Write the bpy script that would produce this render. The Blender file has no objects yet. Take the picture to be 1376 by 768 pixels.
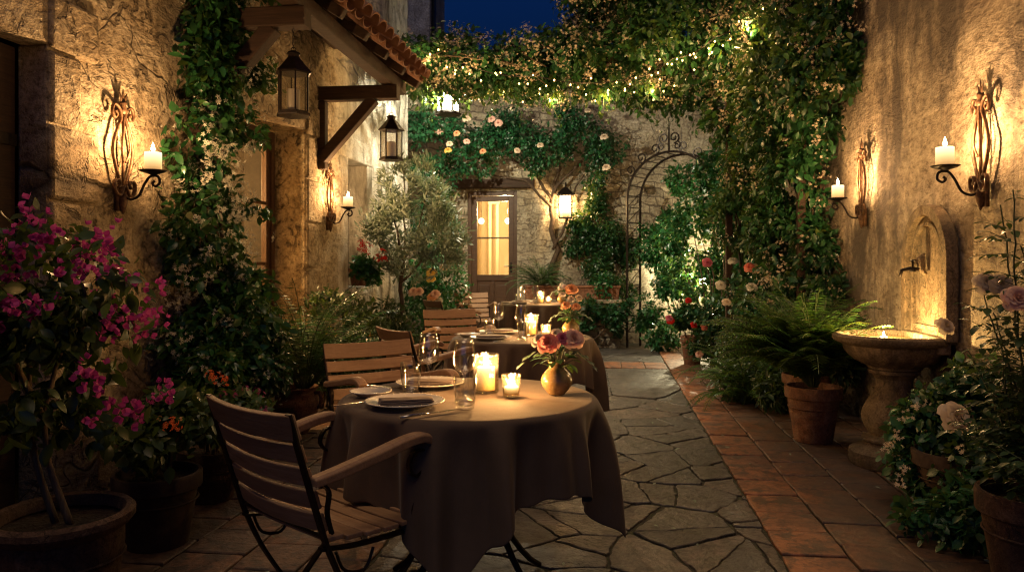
import bpy, math, random
import numpy as np
from mathutils import Vector, Matrix, noise

R = math.radians
PI = math.pi
rng = np.random.default_rng(7)
random.seed(7)
sc = bpy.context.scene
COL = sc.collection

# ------------------------------------------------------------------ survey of the place
# courtyard: +y runs along the yard, left wall x=-2.75, right wall x=2.05, back wall y=12.4
YAW = R(7.05); CY, SY = math.cos(YAW), math.sin(YAW)
F = 1027.0; EYE = 1.27
XL, XR, YB = -2.75, 2.05, 12.4
def w2(xc, d): return (xc*CY - d*SY, xc*SY + d*CY)
def at(px, py, d):
    xc = (px-688)/F*d; x, y = w2(xc, d)
    return (x, y, EYE + (355-py)/F*d)
def at_z(px, py, z):
    return at(px, py, F*(EYE-z)/(py-355))

# ------------------------------------------------------------------ mesh helpers
class MB:
    def __init__(self): self.v = []; self.f = []; self.m = []
    def add(self, vs, fs, mi=0):
        b = len(self.v); self.v.extend([tuple(p) for p in vs])
        self.f.extend([tuple(b+i for i in f) for f in fs]); self.m.extend([mi]*len(fs)); return self
    def box(self, c, s, rot=None, mi=0, taper=1.0):
        hx, hy, hz = s[0]/2, s[1]/2, s[2]/2; vs = []
        for z, t in ((-hz, 1), (hz, taper)):
            for x, y in ((-hx,-hy),(hx,-hy),(hx,hy),(-hx,hy)): vs.append(Vector((x*t, y*t, z)))
        if rot is not None: vs = [rot @ p for p in vs]
        c = Vector(c); vs = [p+c for p in vs]
        return self.add(vs, [(3,2,1,0),(4,5,6,7),(0,1,5,4),(1,2,6,5),(2,3,7,6),(3,0,4,7)], mi)
    def bar(self, a, b, w, h, up=(0,0,1), mi=0):
        a, b = Vector(a), Vector(b); d = (b-a); L = d.length; d.normalize()
        u = Vector(up); s = d.cross(u)
        if s.length < 1e-4: s = d.cross(Vector((1,0,0)))
        s.normalize(); u = s.cross(d)
        M = Matrix((s, d, u)).transposed()
        return self.box((a+b)/2, (w, L, h), M, mi)
    def sweep(self, pts, prof, closed=False, ref=(0,0,1), scale=None, caps=True, mi=0):
        P = [Vector(p) for p in pts]; n = len(P); k = len(prof); vs = []; prev = None
        for i, p in enumerate(P):
            if closed: t = P[(i+1) % n]-P[i-1]
            else: t = P[min(i+1, n-1)]-P[max(i-1, 0)]
            t.normalize()
            if prev is None:
                s = t.cross(Vector(ref))
                if s.length < 1e-3: s = t.cross(Vector((1, .1, 0)))
            else:
                s = prev - t*prev.dot(t)
            s.normalize(); prev = s; u = s.cross(t)
            q = 1 if scale is None else scale[i]
            for (a, b) in prof: vs.append(p + s*a*q + u*b*q)
        fs = []
        for i in range(n if closed else n-1):
            j = (i+1) % n
            for a in range(k):
                b = (a+1) % k; fs.append((i*k+a, i*k+b, j*k+b, j*k+a))
        if caps and not closed: fs.append(tuple(range(k))[::-1]); fs.append(tuple((n-1)*k+a for a in range(k)))
        return self.add(vs, fs, mi)
    def tube(self, pts, r, n=8, closed=False, mi=0):
        sc_ = None
        if not isinstance(r, (int, float)): sc_ = [q/r[0] for q in r]; r0 = r[0]
        else: r0 = r
        prof = [(r0*math.cos(2*PI*i/n), r0*math.sin(2*PI*i/n)) for i in range(n)]
        return self.sweep(pts, prof, closed, scale=sc_, mi=mi)
    def flat(self, pts, w, h, ref=(0,0,1), closed=False, mi=0):
        return self.sweep(pts, [(-w/2,-h/2),(w/2,-h/2),(w/2,h/2),(-w/2,h/2)], closed, ref, mi=mi)
    def lathe(self, prof, n=32, c=(0,0,0), a0=0, a1=2*PI, mi=0, wob=None):
        full = abs(a1-a0-2*PI) < 1e-6; k = len(prof); m = n if full else n+1; vs = []
        for i in range(m):
            a = a0+(a1-a0)*i/n
            for j, (r, z) in enumerate(prof):
                if wob: r = r + wob(a, j, r, z)
                vs.append((c[0]+r*math.cos(a), c[1]+r*math.sin(a), c[2]+z))
        fs = []
        for i in range(n):
            i2 = (i+1) % m
            for j in range(k-1): fs.append((i*k+j, i2*k+j, i2*k+j+1, i*k+j+1))
        return self.add(vs, fs, mi)
    def build(self, name, mat, parent=None, smooth=False, bevel=0, loc=None, subsurf=0, angle=40, solid=0):
        me = bpy.data.meshes.new(name); me.from_pydata(self.v, [], self.f); me.update()
        mats = mat if isinstance(mat, (list, tuple)) else [mat]
        for m in mats: me.materials.append(m)
        if len(mats) > 1: me.polygons.foreach_set('material_index', self.m)
        if smooth:
            me.polygons.foreach_set('use_smooth', [True]*len(me.polygons))
            if smooth == 'auto': me.set_sharp_from_angle(angle=R(angle))
        o = bpy.data.objects.new(name, me); COL.objects.link(o)
        if loc: o.location = loc
        if parent: o.parent = parent
        if solid: md = o.modifiers.new('s', 'SOLIDIFY'); md.thickness = solid; md.offset = 0
        if bevel:
            md = o.modifiers.new('b', 'BEVEL'); md.width = bevel; md.segments = 2; md.limit_method = 'ANGLE'; md.angle_limit = R(35)
        if subsurf: md = o.modifiers.new('u', 'SUBSURF'); md.levels = subsurf; md.render_levels = subsurf
        return o

def np_mesh(name, V, Fc, mat, parent=None, smooth=False):
    """V (n,3) array, Fc (m,k) array of equal sized faces"""
    V = np.asarray(V, dtype=np.float32); Fc = np.asarray(Fc, dtype=np.int32); k = Fc.shape[1]
    me = bpy.data.meshes.new(name)
    me.vertices.add(len(V)); me.vertices.foreach_set('co', V.ravel())
    me.loops.add(Fc.size); me.loops.foreach_set('vertex_index', Fc.ravel())
    me.polygons.add(len(Fc)); me.polygons.foreach_set('loop_start', np.arange(len(Fc), dtype=np.int32)*k)
    me.update(calc_edges=True)
    if smooth: me.polygons.foreach_set('use_smooth', np.ones(len(Fc), dtype=bool))
    me.materials.append(mat)
    o = bpy.data.objects.new(name, me); COL.objects.link(o)
    if parent: o.parent = parent
    return o

def tag(o, label=None, cat=None, group=None, kind=None):
    if label: o['label'] = label
    if cat: o['category'] = cat
    if group: o['group'] = group
    if kind: o['kind'] = kind
    return o
def thing(name, label, cat, loc=(0,0,0), rz=0, group=None):
    o = bpy.data.objects.new(name, None); COL.objects.link(o); o.empty_display_size = .1
    o.location = loc; o.rotation_euler = (0, 0, rz); return tag(o, label, cat, group)
def dup(root, loc, rz=None, label=None, group=None):
    r = root.copy(); COL.objects.link(r); r.location = loc
    if rz is not None: r.rotation_euler = (0, 0, rz)
    if label: r['label'] = label
    if group: r['group'] = group
    for ch in list(root.children):
        c = ch.copy(); COL.objects.link(c); c.parent = r
        for g in list(ch.children):
            d = g.copy(); COL.objects.link(d); d.parent = c
    return r
def struct(o): o['kind'] = 'structure'; return o

# ------------------------------------------------------------------ material helpers
def new_mat(name):
    m = bpy.data.materials.new(name); m.use_nodes = True; m.node_tree.nodes.clear(); return m, m.node_tree
def N(nt, t, inp=None, **props):
    n = nt.nodes.new(t)
    for k, v in props.items(): setattr(n, k, v)
    for k, v in (inp or {}).items():
        if isinstance(v, bpy.types.NodeSocket): nt.links.new(v, n.inputs[k])
        else: n.inputs[k].default_value = v
    return n
def c4(c): return (c[0], c[1], c[2], 1)
def mth(nt, op, a, b=0.0, c=0.0, clamp=False):
    return N(nt, 'ShaderNodeMath', {0: a, 1: b, 2: c}, operation=op, use_clamp=clamp).outputs[0]
def mixc(nt, f, a, b, bt='MIX'):
    n = N(nt, 'ShaderNodeMix', {0: f}, data_type='RGBA', blend_type=bt)
    for i, v in ((6, a), (7, b)):
        if isinstance(v, bpy.types.NodeSocket): nt.links.new(v, n.inputs[i])
        else: n.inputs[i].default_value = c4(v)
    return n.outputs[2]
def ramp(nt, f, stops, interp='LINEAR'):
    n = N(nt, 'ShaderNodeValToRGB', {0: f}); r = n.color_ramp; r.interpolation = interp
    while len(r.elements) < len(stops): r.elements.new(.5)
    for e, (p, c) in zip(r.elements, stops):
        e.position = p; e.color = c4(c) if isinstance(c, (tuple, list)) else (c, c, c, 1)
    return n.outputs[0]
def mapr(nt, v, a, b, c=0.0, d=1.0):
    return N(nt, 'ShaderNodeMapRange', {0: v, 1: a, 2: b, 3: c, 4: d}).outputs[0]
def pos(nt, scale=(1,1,1), obj=False, rot=(0,0,0), loc=(0,0,0)):
    s = N(nt, 'ShaderNodeTexCoord').outputs['Object'] if obj else N(nt, 'ShaderNodeNewGeometry').outputs['Position']
    return N(nt, 'ShaderNodeMapping', {0: s, 1: loc, 2: rot, 3: scale}).outputs[0]
def noi(nt, v, s, d=6, r=.55, dist=0.0, col=False):
    return N(nt, 'ShaderNodeTexNoise', {'Vector': v, 'Scale': s, 'Detail': d, 'Roughness': r, 'Distortion': dist}).outputs[1 if col else 0]
def bump(nt, h, st=1.0, dist=.01, nrm=None):
    d = {'Strength': st, 'Distance': dist, 'Height': h}
    if nrm is not None: d['Normal'] = nrm
    return N(nt, 'ShaderNodeBump', d).outputs[0]
def finish(nt, col, rough=.6, nrm=None, metal=0.0, spec=.5, **kw):
    d = {'Base Color': col if isinstance(col, bpy.types.NodeSocket) else c4(col), 'Roughness': rough, 'Metallic': metal, 'Specular IOR Level': spec}
    if nrm is not None: d['Normal'] = nrm
    d.update(kw)
    b = N(nt, 'ShaderNodeBsdfPrincipled', d)
    o = N(nt, 'ShaderNodeOutputMaterial', {0: b.outputs[0]})
    return b

def m_wall(name, light, mid, dark, joints=1.0, streak=0.0, pit=1.0, white_from=None, course=False, scale=1.0, grime=(.10,.075,.05), peel=(.50,.58), foot=.75, ys=1.0, bd=.05, sz=1.0):
    m, nt = new_mat(name)
    PR = pos(nt); P = pos(nt, (sz, ys*sz, sz))
    warp = noi(nt, P, 2.2*scale, 2, .6, col=True)
    Pw = N(nt, 'ShaderNodeMixRGB', {0: .10, 1: P, 2: warp}).outputs[0] if False else N(nt, 'ShaderNodeVectorMath', {0: P, 1: N(nt, 'ShaderNodeVectorMath', {0: warp, 3: .34}, operation='SCALE').outputs[0]}, operation='ADD').outputs[0]
    big = noi(nt, P, .9*scale, 3, .6); medn = noi(nt, P, 4.0*scale, 5, .66, .4); fine = noi(nt, P, 30, 4, .75)
    col = ramp(nt, medn, [(.30, dark), (.46, mid), (.62, light), (.8, [min(1, q*1.12) for q in light])])
    col = mixc(nt, ramp(nt, big, [(.40, 0), (.66, .75)]), col, [a*.62+b*.12 for a, b in zip(mid, light)])
    col = mixc(nt, 1.0, col, ramp(nt, fine, [(.30, (.30,.26,.21)), (.45, (.80,.77,.73)), (.62, (1.18,1.16,1.12))]), 'MULTIPLY')
    # exposed masonry under the plaster
    if course:
        br = N(nt, 'ShaderNodeTexBrick', {'Vector': N(nt, 'ShaderNodeVectorMath', {0: N(nt, 'ShaderNodeCombineXYZ', {0: N(nt,'ShaderNodeSeparateXYZ',{0:Pw}).outputs[0], 1: N(nt,'ShaderNodeSeparateXYZ',{0:Pw}).outputs[2]}).outputs[0], 1: (1,1,1)}, operation='MULTIPLY').outputs[0],
             'Scale': 3.2, 'Mortar Size': .035, 'Mortar Smooth': .4, 'Brick Width': .85, 'Row Height': .38, 'Color1': (0,0,0,1), 'Color2': (1,1,1,1), 'Mortar': (.5,.5,.5,1)})
        jd = mth(nt, 'SUBTRACT', 1.0, br.outputs['Fac']); cell = br.outputs['Color']
    else:
        Ps = N(nt, 'ShaderNodeMapping', {0: Pw, 3: (1.0, 1.5, 2.3)}).outputs[0]
        vo = N(nt, 'ShaderNodeTexVoronoi', {'Vector': Ps, 'Scale': 1.25*scale}, feature='DISTANCE_TO_EDGE')
        jd = mapr(nt, vo.outputs[0], .0, .07)
        cell = N(nt, 'ShaderNodeTexVoronoi', {'Vector': Ps, 'Scale': 1.25*scale}, feature='F1').outputs['Color']
    mask = ramp(nt, noi(nt, P, .75*scale, 4, .62, .6), [(peel[0], 0), (peel[1], 1)])
    mask = mth(nt, 'MULTIPLY', mask, joints)
    stone = mixc(nt, .75, ramp(nt, cell, [(0, [q*.50 for q in mid]), (.5, mid), (1, [q*.95 for q in light])]), col, 'MULTIPLY')
    stone = mixc(nt, .35, stone, col)
    stone = mixc(nt, jd, [q*.9 for q in grime], stone)
    col = mixc(nt, mask, col, stone)
    # pits, cracks, drip stains
    Pz = pos(nt, (sz, ys*sz, .7*sz)); pn = noi(nt, Pz, 11*scale, 4, .68, .8)
    pits = ramp(nt, pn, [(.38, 1), (.44, 0)])
    pits = mth(nt, 'MULTIPLY', pits, mth(nt, 'MULTIPLY', ramp(nt, big, [(.38, 0), (.50, 1)]), pit))
    ck = noi(nt, pos(nt, (sz,ys*sz,.9*sz)), 1.9, 3, .58, .6)
    crack = mth(nt, 'MULTIPLY', ramp(nt, mth(nt, 'ABSOLUTE', mth(nt, 'SUBTRACT', ck, .5)), [(0, 1), (.008, 0)]), ramp(nt, big, [(.47, 0), (.53, 1)]))
    col = mixc(nt, mth(nt, 'MULTIPLY', pits, .75), col, grime)
    col = mixc(nt, mth(nt, 'MULTIPLY', crack, .75), col, grime)
    if streak:
        Pk = pos(nt, (1.5*sz, 1.1*sz, .62*sz)); sk = noi(nt, Pk, 1.3, 5, .70, .5)
        sk2 = noi(nt, pos(nt, (1,1,.14)), 7, 2, .6)
        s = ramp(nt, mth(nt, 'ADD', mth(nt, 'MULTIPLY', sk, .86), mth(nt, 'MULTIPLY', sk2, .14)), [(.43, 0), (.56, 1)])
        col = mixc(nt, mth(nt, 'MULTIPLY', s, streak), col, [grime[0]*1.25, grime[1]*1.25, grime[2]*1.35])
    if white_from is not None:
        y = N(nt, 'ShaderNodeSeparateXYZ', {0: PR}).outputs[1]
        w = mapr(nt, mth(nt, 'ADD', y, mth(nt, 'MULTIPLY', medn, 1.2)), white_from, white_from+.9)
        wc = ramp(nt, noi(nt, pos(nt, (2.4, 2.4, .5)), 1.6, 4, .7, .7), [(.36, (.20,.19,.15)), (.48, (.56,.53,.45)), (.60, (.82,.79,.70))])
        col = mixc(nt, mth(nt, 'MULTIPLY', w, .96), col, wc)
    # darker towards the foot
    zz = N(nt, 'ShaderNodeSeparateXYZ', {0: PR}).outputs[2]
    if foot: col = mixc(nt, mth(nt, 'MULTIPLY', mapr(nt, mth(nt, 'SUBTRACT', zz, mth(nt, 'MULTIPLY', big, .9)), .45, -.35), foot), col, grime)
    h = mth(nt, 'ADD', mth(nt, 'MULTIPLY', medn, 1.0), mth(nt, 'MULTIPLY', fine, .48))
    h = mth(nt, 'SUBTRACT', h, mth(nt, 'MULTIPLY', pits, .55))
    h = mth(nt, 'SUBTRACT', h, mth(nt, 'MULTIPLY', crack, .35))
    h = mth(nt, 'SUBTRACT', h, mth(nt, 'MULTIPLY', mask, mth(nt, 'ADD', .35, mth(nt, 'MULTIPLY', mth(nt, 'SUBTRACT', 1.0, jd), .6))))
    finish(nt, col, .9, bump(nt, h, 1.0, bd), spec=.25)
    return m

def m_simple(name, col, rough=.6, metal=0.0, var=.25, ns=8, bs=.3, bd=.004, spec=.5, stretch=(1,1,1), fine=60, tint=None, obj=True, **kw):
    m, nt = new_mat(name); P = pos(nt, stretch, obj)
    n1 = noi(nt, P, ns, 3, .6); n2 = noi(nt, P, fine, 3, .6)
    lo = [q*(1-var) for q in col]; hi = tint or [min(1, q*(1+var)) for q in col]
    c = ramp(nt, n1, [(.32, lo), (.68, hi)])
    c = mixc(nt, mth(nt, 'MULTIPLY', n2, .35), c, [q*.45 for q in col])
    finish(nt, c, ramp(nt, n2, [(.2, max(0, rough-.12)), (.8, min(1, rough+.12))]), bump(nt, mth(nt, 'ADD', n1, mth(nt, 'MULTIPLY', n2, .6)), bs, bd), metal, spec, **kw)
    return m

def m_wood(name, a, b, rough=.55):
    m, nt = new_mat(name); P = pos(nt, (1.6, 22, 22), True)
    rnd = N(nt, 'ShaderNodeNewGeometry').outputs['Random Per Island']
    Pr = N(nt, 'ShaderNodeVectorMath', {0: P, 1: N(nt, 'ShaderNodeCombineXYZ', {0: mth(nt, 'MULTIPLY', rnd, 50), 1: mth(nt, 'MULTIPLY', rnd, 31)}).outputs[0]}, operation='ADD').outputs[0]
    g = noi(nt, Pr, 2.4, 4, .65, .6); g2 = noi(nt, Pr, 14, 2, .6)
    c = ramp(nt, g, [(.3, a), (.7, b)])
    c = mixc(nt, mth(nt, 'MULTIPLY', rnd, .45), c, [q*.5 for q in a])
    c = mixc(nt, mth(nt, 'MULTIPLY', g2, .4), c, [q*.5 for q in a])
    finish(nt, c, rough, bump(nt, mth(nt, 'ADD', g, mth(nt, 'MULTIPLY', g2, .5)), .5, .003), spec=.4)
    return m

def m_leaf(name, dark, light, yellow=None, rough=.38, trans=.22, spec=.5):
    m, nt = new_mat(name)
    rnd = N(nt, 'ShaderNodeNewGeometry').outputs['Random Per Island']
    st = [(0, dark), (.75, light)]
    if yellow: st += [(.93, light), (1, yellow)]
    c = ramp(nt, rnd, st)
    c = mixc(nt, ramp(nt, noi(nt, pos(nt), 2.5, 1), [(.4, 0), (.62, .55)]), c, [q*.45 for q in dark])
    b = N(nt, 'ShaderNodeBsdfPrincipled', {'Base Color': c, 'Roughness': rough, 'Specular IOR Level': spec})
    t = N(nt, 'ShaderNodeBsdfTranslucent', {0: mixc(nt, .5, c, (.25,.35,.04))})
    mx = N(nt, 'ShaderNodeMixShader', {0: trans, 1: b.outputs[0], 2: t.outputs[0]})
    N(nt, 'ShaderNodeOutputMaterial', {0: mx.outputs[0]})
    return m
def m_petal(name, a, b, trans=.45):
    m, nt = new_mat(name); rnd = N(nt, 'ShaderNodeNewGeometry').outputs['Random Per Island']
    c = ramp(nt, rnd, [(0, a), (1, b)])
    b_ = N(nt, 'ShaderNodeBsdfPrincipled', {'Base Color': c, 'Roughness': .6, 'Specular IOR Level': .25})
    t = N(nt, 'ShaderNodeBsdfTranslucent', {0: c})
    mx = N(nt, 'ShaderNodeMixShader', {0: trans, 1: b_.outputs[0], 2: t.outputs[0]})
    N(nt, 'ShaderNodeOutputMaterial', {0: mx.outputs[0]})
    return m
def m_emit(name, col, st, transp=True, samp='NONE'):
    m, nt = new_mat(name); e = N(nt, 'ShaderNodeEmission', {0: c4(col), 1: st}); s = e.outputs[0]
    if transp:
        t = N(nt, 'ShaderNodeBsdfTransparent'); s = N(nt, 'ShaderNodeAddShader', {0: e.outputs[0], 1: t.outputs[0]}).outputs[0]
    N(nt, 'ShaderNodeOutputMaterial', {0: s}); m.cycles.emission_sampling = samp; return m
def m_glass(name, tint=(.985,.985,.975), hob=0, gloss=1.0, dirt=0.0):
    m, nt = new_mat(name)
    nrm = bump(nt, N(nt, 'ShaderNodeTexVoronoi', {'Vector': pos(nt, obj=True), 'Scale': hob}).outputs[0], .6, .004) if hob else None
    lwf = N(nt, 'ShaderNodeLayerWeight', {0: .5, **({1: nrm} if hob else {})}).outputs[1]
    f = mth(nt, 'MULTIPLY', mth(nt, 'ADD', mth(nt, 'MULTIPLY', mth(nt, 'POWER', lwf, 3.0), .8), .08), gloss, clamp=True)
    g = N(nt, 'ShaderNodeBsdfGlossy', {0: (1,1,1,1), 1: .04, **({'Normal': nrm} if hob else {})})
    t = N(nt, 'ShaderNodeBsdfTransparent', {0: c4(tint)})
    lw = N(nt, 'ShaderNodeLayerWeight', {0: .25}).outputs[1]
    tt = N(nt, 'ShaderNodeBsdfTransparent', {0: (.45,.43,.38,1)})
    body = N(nt, 'ShaderNodeMixShader', {0: mth(nt, 'MULTIPLY', lw, .45), 1: t.outputs[0], 2: tt.outputs[0]}).outputs[0]
    if hob or dirt:
        d = N(nt, 'ShaderNodeBsdfTranslucent', {0: (.9,.8,.6,1)})
        body = N(nt, 'ShaderNodeMixShader', {0: dirt or .012, 1: body, 2: d.outputs[0]}).outputs[0]
    mx = N(nt, 'ShaderNodeMixShader', {0: f, 1: body, 2: g.outputs[0]})
    N(nt, 'ShaderNodeOutputMaterial', {0: mx.outputs[0]}); return m

M = {}
M['wall_l'] = m_wall('limestone plaster', (.66,.56,.41), (.49,.39,.26), (.27,.20,.12), joints=1, white_from=7.9, streak=.12, ys=.62)
M['wall_r'] = m_wall('stained render', (.58,.49,.37), (.46,.375,.27), (.30,.235,.17), joints=.25, streak=.92, pit=.45, scale=.8, ys=.5, grime=(.085,.068,.052), peel=(.6,.72))
M['wall_b'] = m_wall('coursed rubble', (.78,.72,.58), (.60,.53,.40), (.36,.30,.21), joints=.9, course=True, peel=(.38,.54), streak=.25, grime=(.17,.135,.10), pit=.4)
M['wall_n'] = m_wall('neighbour render', (.75,.74,.70), (.62,.61,.57), (.45,.44,.42), joints=0, streak=.5, pit=.2)
M['stone'] = m_simple('dressed stone', (.38,.29,.18), .85, var=.35, ns=5, bs=.8, bd=.012, spec=.25, fine=45)
M['fountain'] = m_wall('fountain limestone', (.40,.315,.215), (.29,.215,.14), (.15,.11,.07), joints=0, streak=.55, pit=.6, foot=.55, bd=.012, sz=2.6, grime=(.07,.062,.042))
M['iron'] = m_simple('black iron', (.018,.016,.015), .45, .6, var=.5, ns=30, bs=.4, bd=.002, tint=(.04,.025,.018))
M['rust'] = m_simple('rusted iron', (.13,.062,.03), .6, .35, var=.6, ns=35, bs=.6, bd=.002, tint=(.23,.12,.06))
M['slat'] = m_wood('chair slat wood', (.32,.18,.095), (.54,.34,.20))
M['beam'] = m_wood('dark beam wood', (.030,.016,.009), (.080,.042,.023), .75)
M['doorwood'] = m_wood('door wood', (.075,.036,.018), (.15,.075,.038), .5)
M['terra'] = m_wall('terracotta', (.40,.23,.15), (.30,.125,.065), (.15,.065,.038), joints=0, streak=.35, pit=.5, foot=.35, bd=.008, sz=3.0, grime=(.06,.045,.035))
M['terra_dark'] = m_wall('old dark terracotta', (.23,.145,.10), (.14,.072,.045), (.07,.038,.025), joints=0, streak=.5, pit=.6, foot=.4, bd=.009, sz=3.0, grime=(.04,.033,.026))
M['pot_shade'] = m_simple('shaded clay', (.055,.036,.028), .85, var=.5, ns=6, bs=.6, bd=.006, fine=50, tint=(.10,.065,.045), spec=.25)  # clay darkened so its colour carries the shade on the pots
M['soil'] = m_simple('soil', (.028,.018,.011), .95, var=.5, ns=25, bs=1, bd=.02, fine=80)
M['rooftile'] = m_simple('roof tile', (.27,.105,.055), .85, var=.4, ns=7, bs=.5, bd=.006, fine=40, tint=(.33,.17,.10), obj=False)
M['bark'] = m_simple('bark', (.12,.085,.055), .9, var=.45, ns=14, bs=1, bd=.01, stretch=(2,2,.4), fine=50, obj=False)
M['vinebark'] = m_simple('vine bark', (.10,.065,.04), .85, var=.4, ns=20, bs=.6, bd=.004, fine=70, obj=False)
M['stem'] = m_simple('green stem', (.05,.075,.025), .6, var=.3, ns=20, obj=False)
M['jleaf'] = m_leaf('jasmine leaf', (.010,.058,.020), (.030,.125,.034), (.09,.15,.03), rough=.3)
M['jleaf2'] = m_leaf('canopy leaf', (.008,.045,.018), (.030,.115,.034), (.11,.13,.03), rough=.32)
M['bleaf'] = m_leaf('bougainvillea leaf', (.018,.045,.014), (.04,.085,.024))
M['rleaf'] = m_leaf('rose leaf', (.009,.058,.024), (.022,.120,.042))
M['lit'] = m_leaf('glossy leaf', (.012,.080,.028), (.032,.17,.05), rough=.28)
M['fern'] = m_leaf('fern leaf', (.03,.10,.018), (.075,.19,.035), (.12,.16,.03), rough=.5, trans=.3)
M['shrub'] = m_leaf('shrub leaf', (.018,.05,.02), (.045,.095,.04))
M['olive'] = m_leaf('olive leaf', (.13,.19,.14), (.38,.46,.38), rough=.5)
M['white'] = m_petal('white petal', (.62,.58,.46), (.85,.82,.70))
M['cream'] = m_petal('cream petal', (.72,.58,.42), (.85,.72,.56))
M['blush'] = m_petal('blush petal', (.75,.45,.36), (.85,.60,.48))
M['coral'] = m_petal('coral petal', (.88,.24,.17), (.95,.45,.33))
M['peach'] = m_petal('peach petal', (.80,.36,.16), (.88,.50,.28))
M['mauve'] = m_petal('mauve petal', (.55,.12,.19), (.68,.22,.30))
M['red'] = m_petal('red petal', (.55,.01,.012), (.75,.03,.025))
M['orange'] = m_petal('orange petal', (.80,.09,.03), (.85,.26,.08))
M['bract'] = m_petal('magenta bract', (.42,.035,.26), (.68,.12,.44))
M['purple'] = m_petal('purple petal', (.22,.03,.12), (.40,.07,.20))
M['yellow'] = m_petal('yellow petal', (.8,.5,.08), (.85,.62,.2))
M['ceramic'] = m_simple('white stoneware', (.58,.55,.50), .22, var=.08, ns=6, bs=.05)
M['vase'] = m_simple('ochre glaze', (.34,.21,.085), .25, var=.3, ns=7, bs=.2, bd=.002, tint=(.45,.31,.15), spec=.6)
M['steel'] = m_simple('steel', (.55,.53,.5), .22, 1, var=.1, bs=.02)
M['glass'] = m_glass('clear glass')
M['hob'] = m_glass('hobnail glass', (.98,.9,.75), hob=90)
M['pane'] = m_glass('lantern glass', (.80,.78,.74), gloss=.7, dirt=.10)
M['wpane'] = m_glass('window glass', (.95,.92,.86), gloss=.16)
M['frost'] = m_glass('frosted lantern glass', (.85,.8,.7), gloss=.5, dirt=.16)
M['flame'] = m_emit('flame', (1,.74,.36), 45)
M['flamecore'] = m_emit('white lamp', (1,.86,.62), 22)
M['bulb'] = m_emit('string bulb', (1,.56,.16), 9)
M['globe'] = m_emit('interior globe', (1,.85,.6), 6)
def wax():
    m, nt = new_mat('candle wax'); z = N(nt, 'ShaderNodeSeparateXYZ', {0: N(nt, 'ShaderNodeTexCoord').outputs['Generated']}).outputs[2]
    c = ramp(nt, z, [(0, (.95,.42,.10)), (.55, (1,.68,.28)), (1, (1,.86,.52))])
    st = mapr(nt, z, 0, 1, .35, 1.9)  # candlelight glow put into the wax as emission, stronger towards the flame
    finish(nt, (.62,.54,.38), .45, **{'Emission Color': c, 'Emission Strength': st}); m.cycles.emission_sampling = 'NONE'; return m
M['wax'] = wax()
M['coldwax'] = m_simple('unlit wax', (.72,.68,.58), .5, var=.06)
M['plaster_in'] = m_simple('interior plaster', (.66,.54,.36), .9, var=.1, ns=2, obj=False)
def m_cloth(name, a, weave=900, dark=.6):
    m, nt = new_mat(name); P = pos(nt, obj=True)
    w1 = noi(nt, pos(nt, (1, .06, 1), True), 420, 1); w2_ = noi(nt, pos(nt, (.06, 1, .06), True), 420, 1)
    w = mth(nt, 'ADD', mth(nt, 'MULTIPLY', w1, .5), mth(nt, 'MULTIPLY', w2_, .5)); n = noi(nt, P, 5, 4)
    c = ramp(nt, mth(nt, 'ADD', mth(nt, 'MULTIPLY', w, .3), mth(nt, 'MULTIPLY', n, .7)), [(.25, [q*dark for q in a]), (.7, a)])
    c = mixc(nt, mth(nt, 'MULTIPLY', noi(nt, P, 220, 2), .5), c, [q*.6 for q in a])
    finish(nt, c, .85, bump(nt, mth(nt, 'ADD', w, mth(nt, 'MULTIPLY', noi(nt, P, 30, 4), 1.2)), .5, .0015), spec=.2, **{'Sheen Weight': .12, 'Sheen Roughness': .4})
    return m
M['cloth'] = m_cloth('taupe linen', (.135,.094,.068))
M['napkin'] = m_cloth('grey linen napkin', (.16,.125,.115))
def m_floor(name, cols, rough, wear, bs=.5, edge_shade=None):
    m, nt = new_mat(name); P = pos(nt); rnd = N(nt, 'ShaderNodeNewGeometry').outputs['Random Per Island']
    k = len(cols)-1; c = ramp(nt, rnd, [(i/k, q) for i, q in enumerate(cols)])
    n1 = noi(nt, P, 3.2, 4, .66, .5); n2 = noi(nt, P, 24, 4, .7); n3 = noi(nt, P, 1.1, 2, .6)
    c = mixc(nt, ramp(nt, n1, [(.42, 0), (.64, .8)]), c, wear)
    c = mixc(nt, ramp(nt, n2, [(.42, 0), (.66, .85)]), c, [q*.35 for q in wear])
    c = mixc(nt, ramp(nt, noi(nt, P, 7.5, 4, .7, .4), [(.52, 0), (.60, .75)]), c, (.040,.034,.028))
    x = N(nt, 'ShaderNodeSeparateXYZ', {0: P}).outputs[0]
    if edge_shade is not None:  # dimmer light towards the right wall painted into the tile colour
        e = mapr(nt, mth(nt, 'ADD', x, mth(nt, 'MULTIPLY', n3, .5)), edge_shade, edge_shade+.5)
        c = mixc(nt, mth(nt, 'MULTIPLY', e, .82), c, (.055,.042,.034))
    h = mth(nt, 'ADD', n1, mth(nt, 'MULTIPLY', n2, .45))
    finish(nt, c, ramp(nt, n1, [(.3, rough-.14), (.7, rough+.16)]), bump(nt, h, bs, .028), spec=.5); return m
M['flag'] = m_floor('flagstone', [(.070,.068,.068), (.13,.115,.105), (.048,.048,.050), (.18,.135,.11), (.085,.080,.078), (.115,.105,.10)], .44, (.085,.076,.070), 1.0)
M['tile_shade'] = m_floor('shaded terracotta paving', [(.14,.07,.042), (.22,.095,.05), (.11,.065,.045), (.18,.095,.06)], .6, (.10,.065,.048), .7)  # darker terracotta copy, shade of the left side put into its colour
M['tile'] = m_floor('terracotta paving', [(.32,.105,.04), (.42,.15,.055), (.27,.095,.045), (.45,.17,.075), (.34,.13,.06)], .55, (.20,.09,.05), .5, edge_shade=.98)
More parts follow.
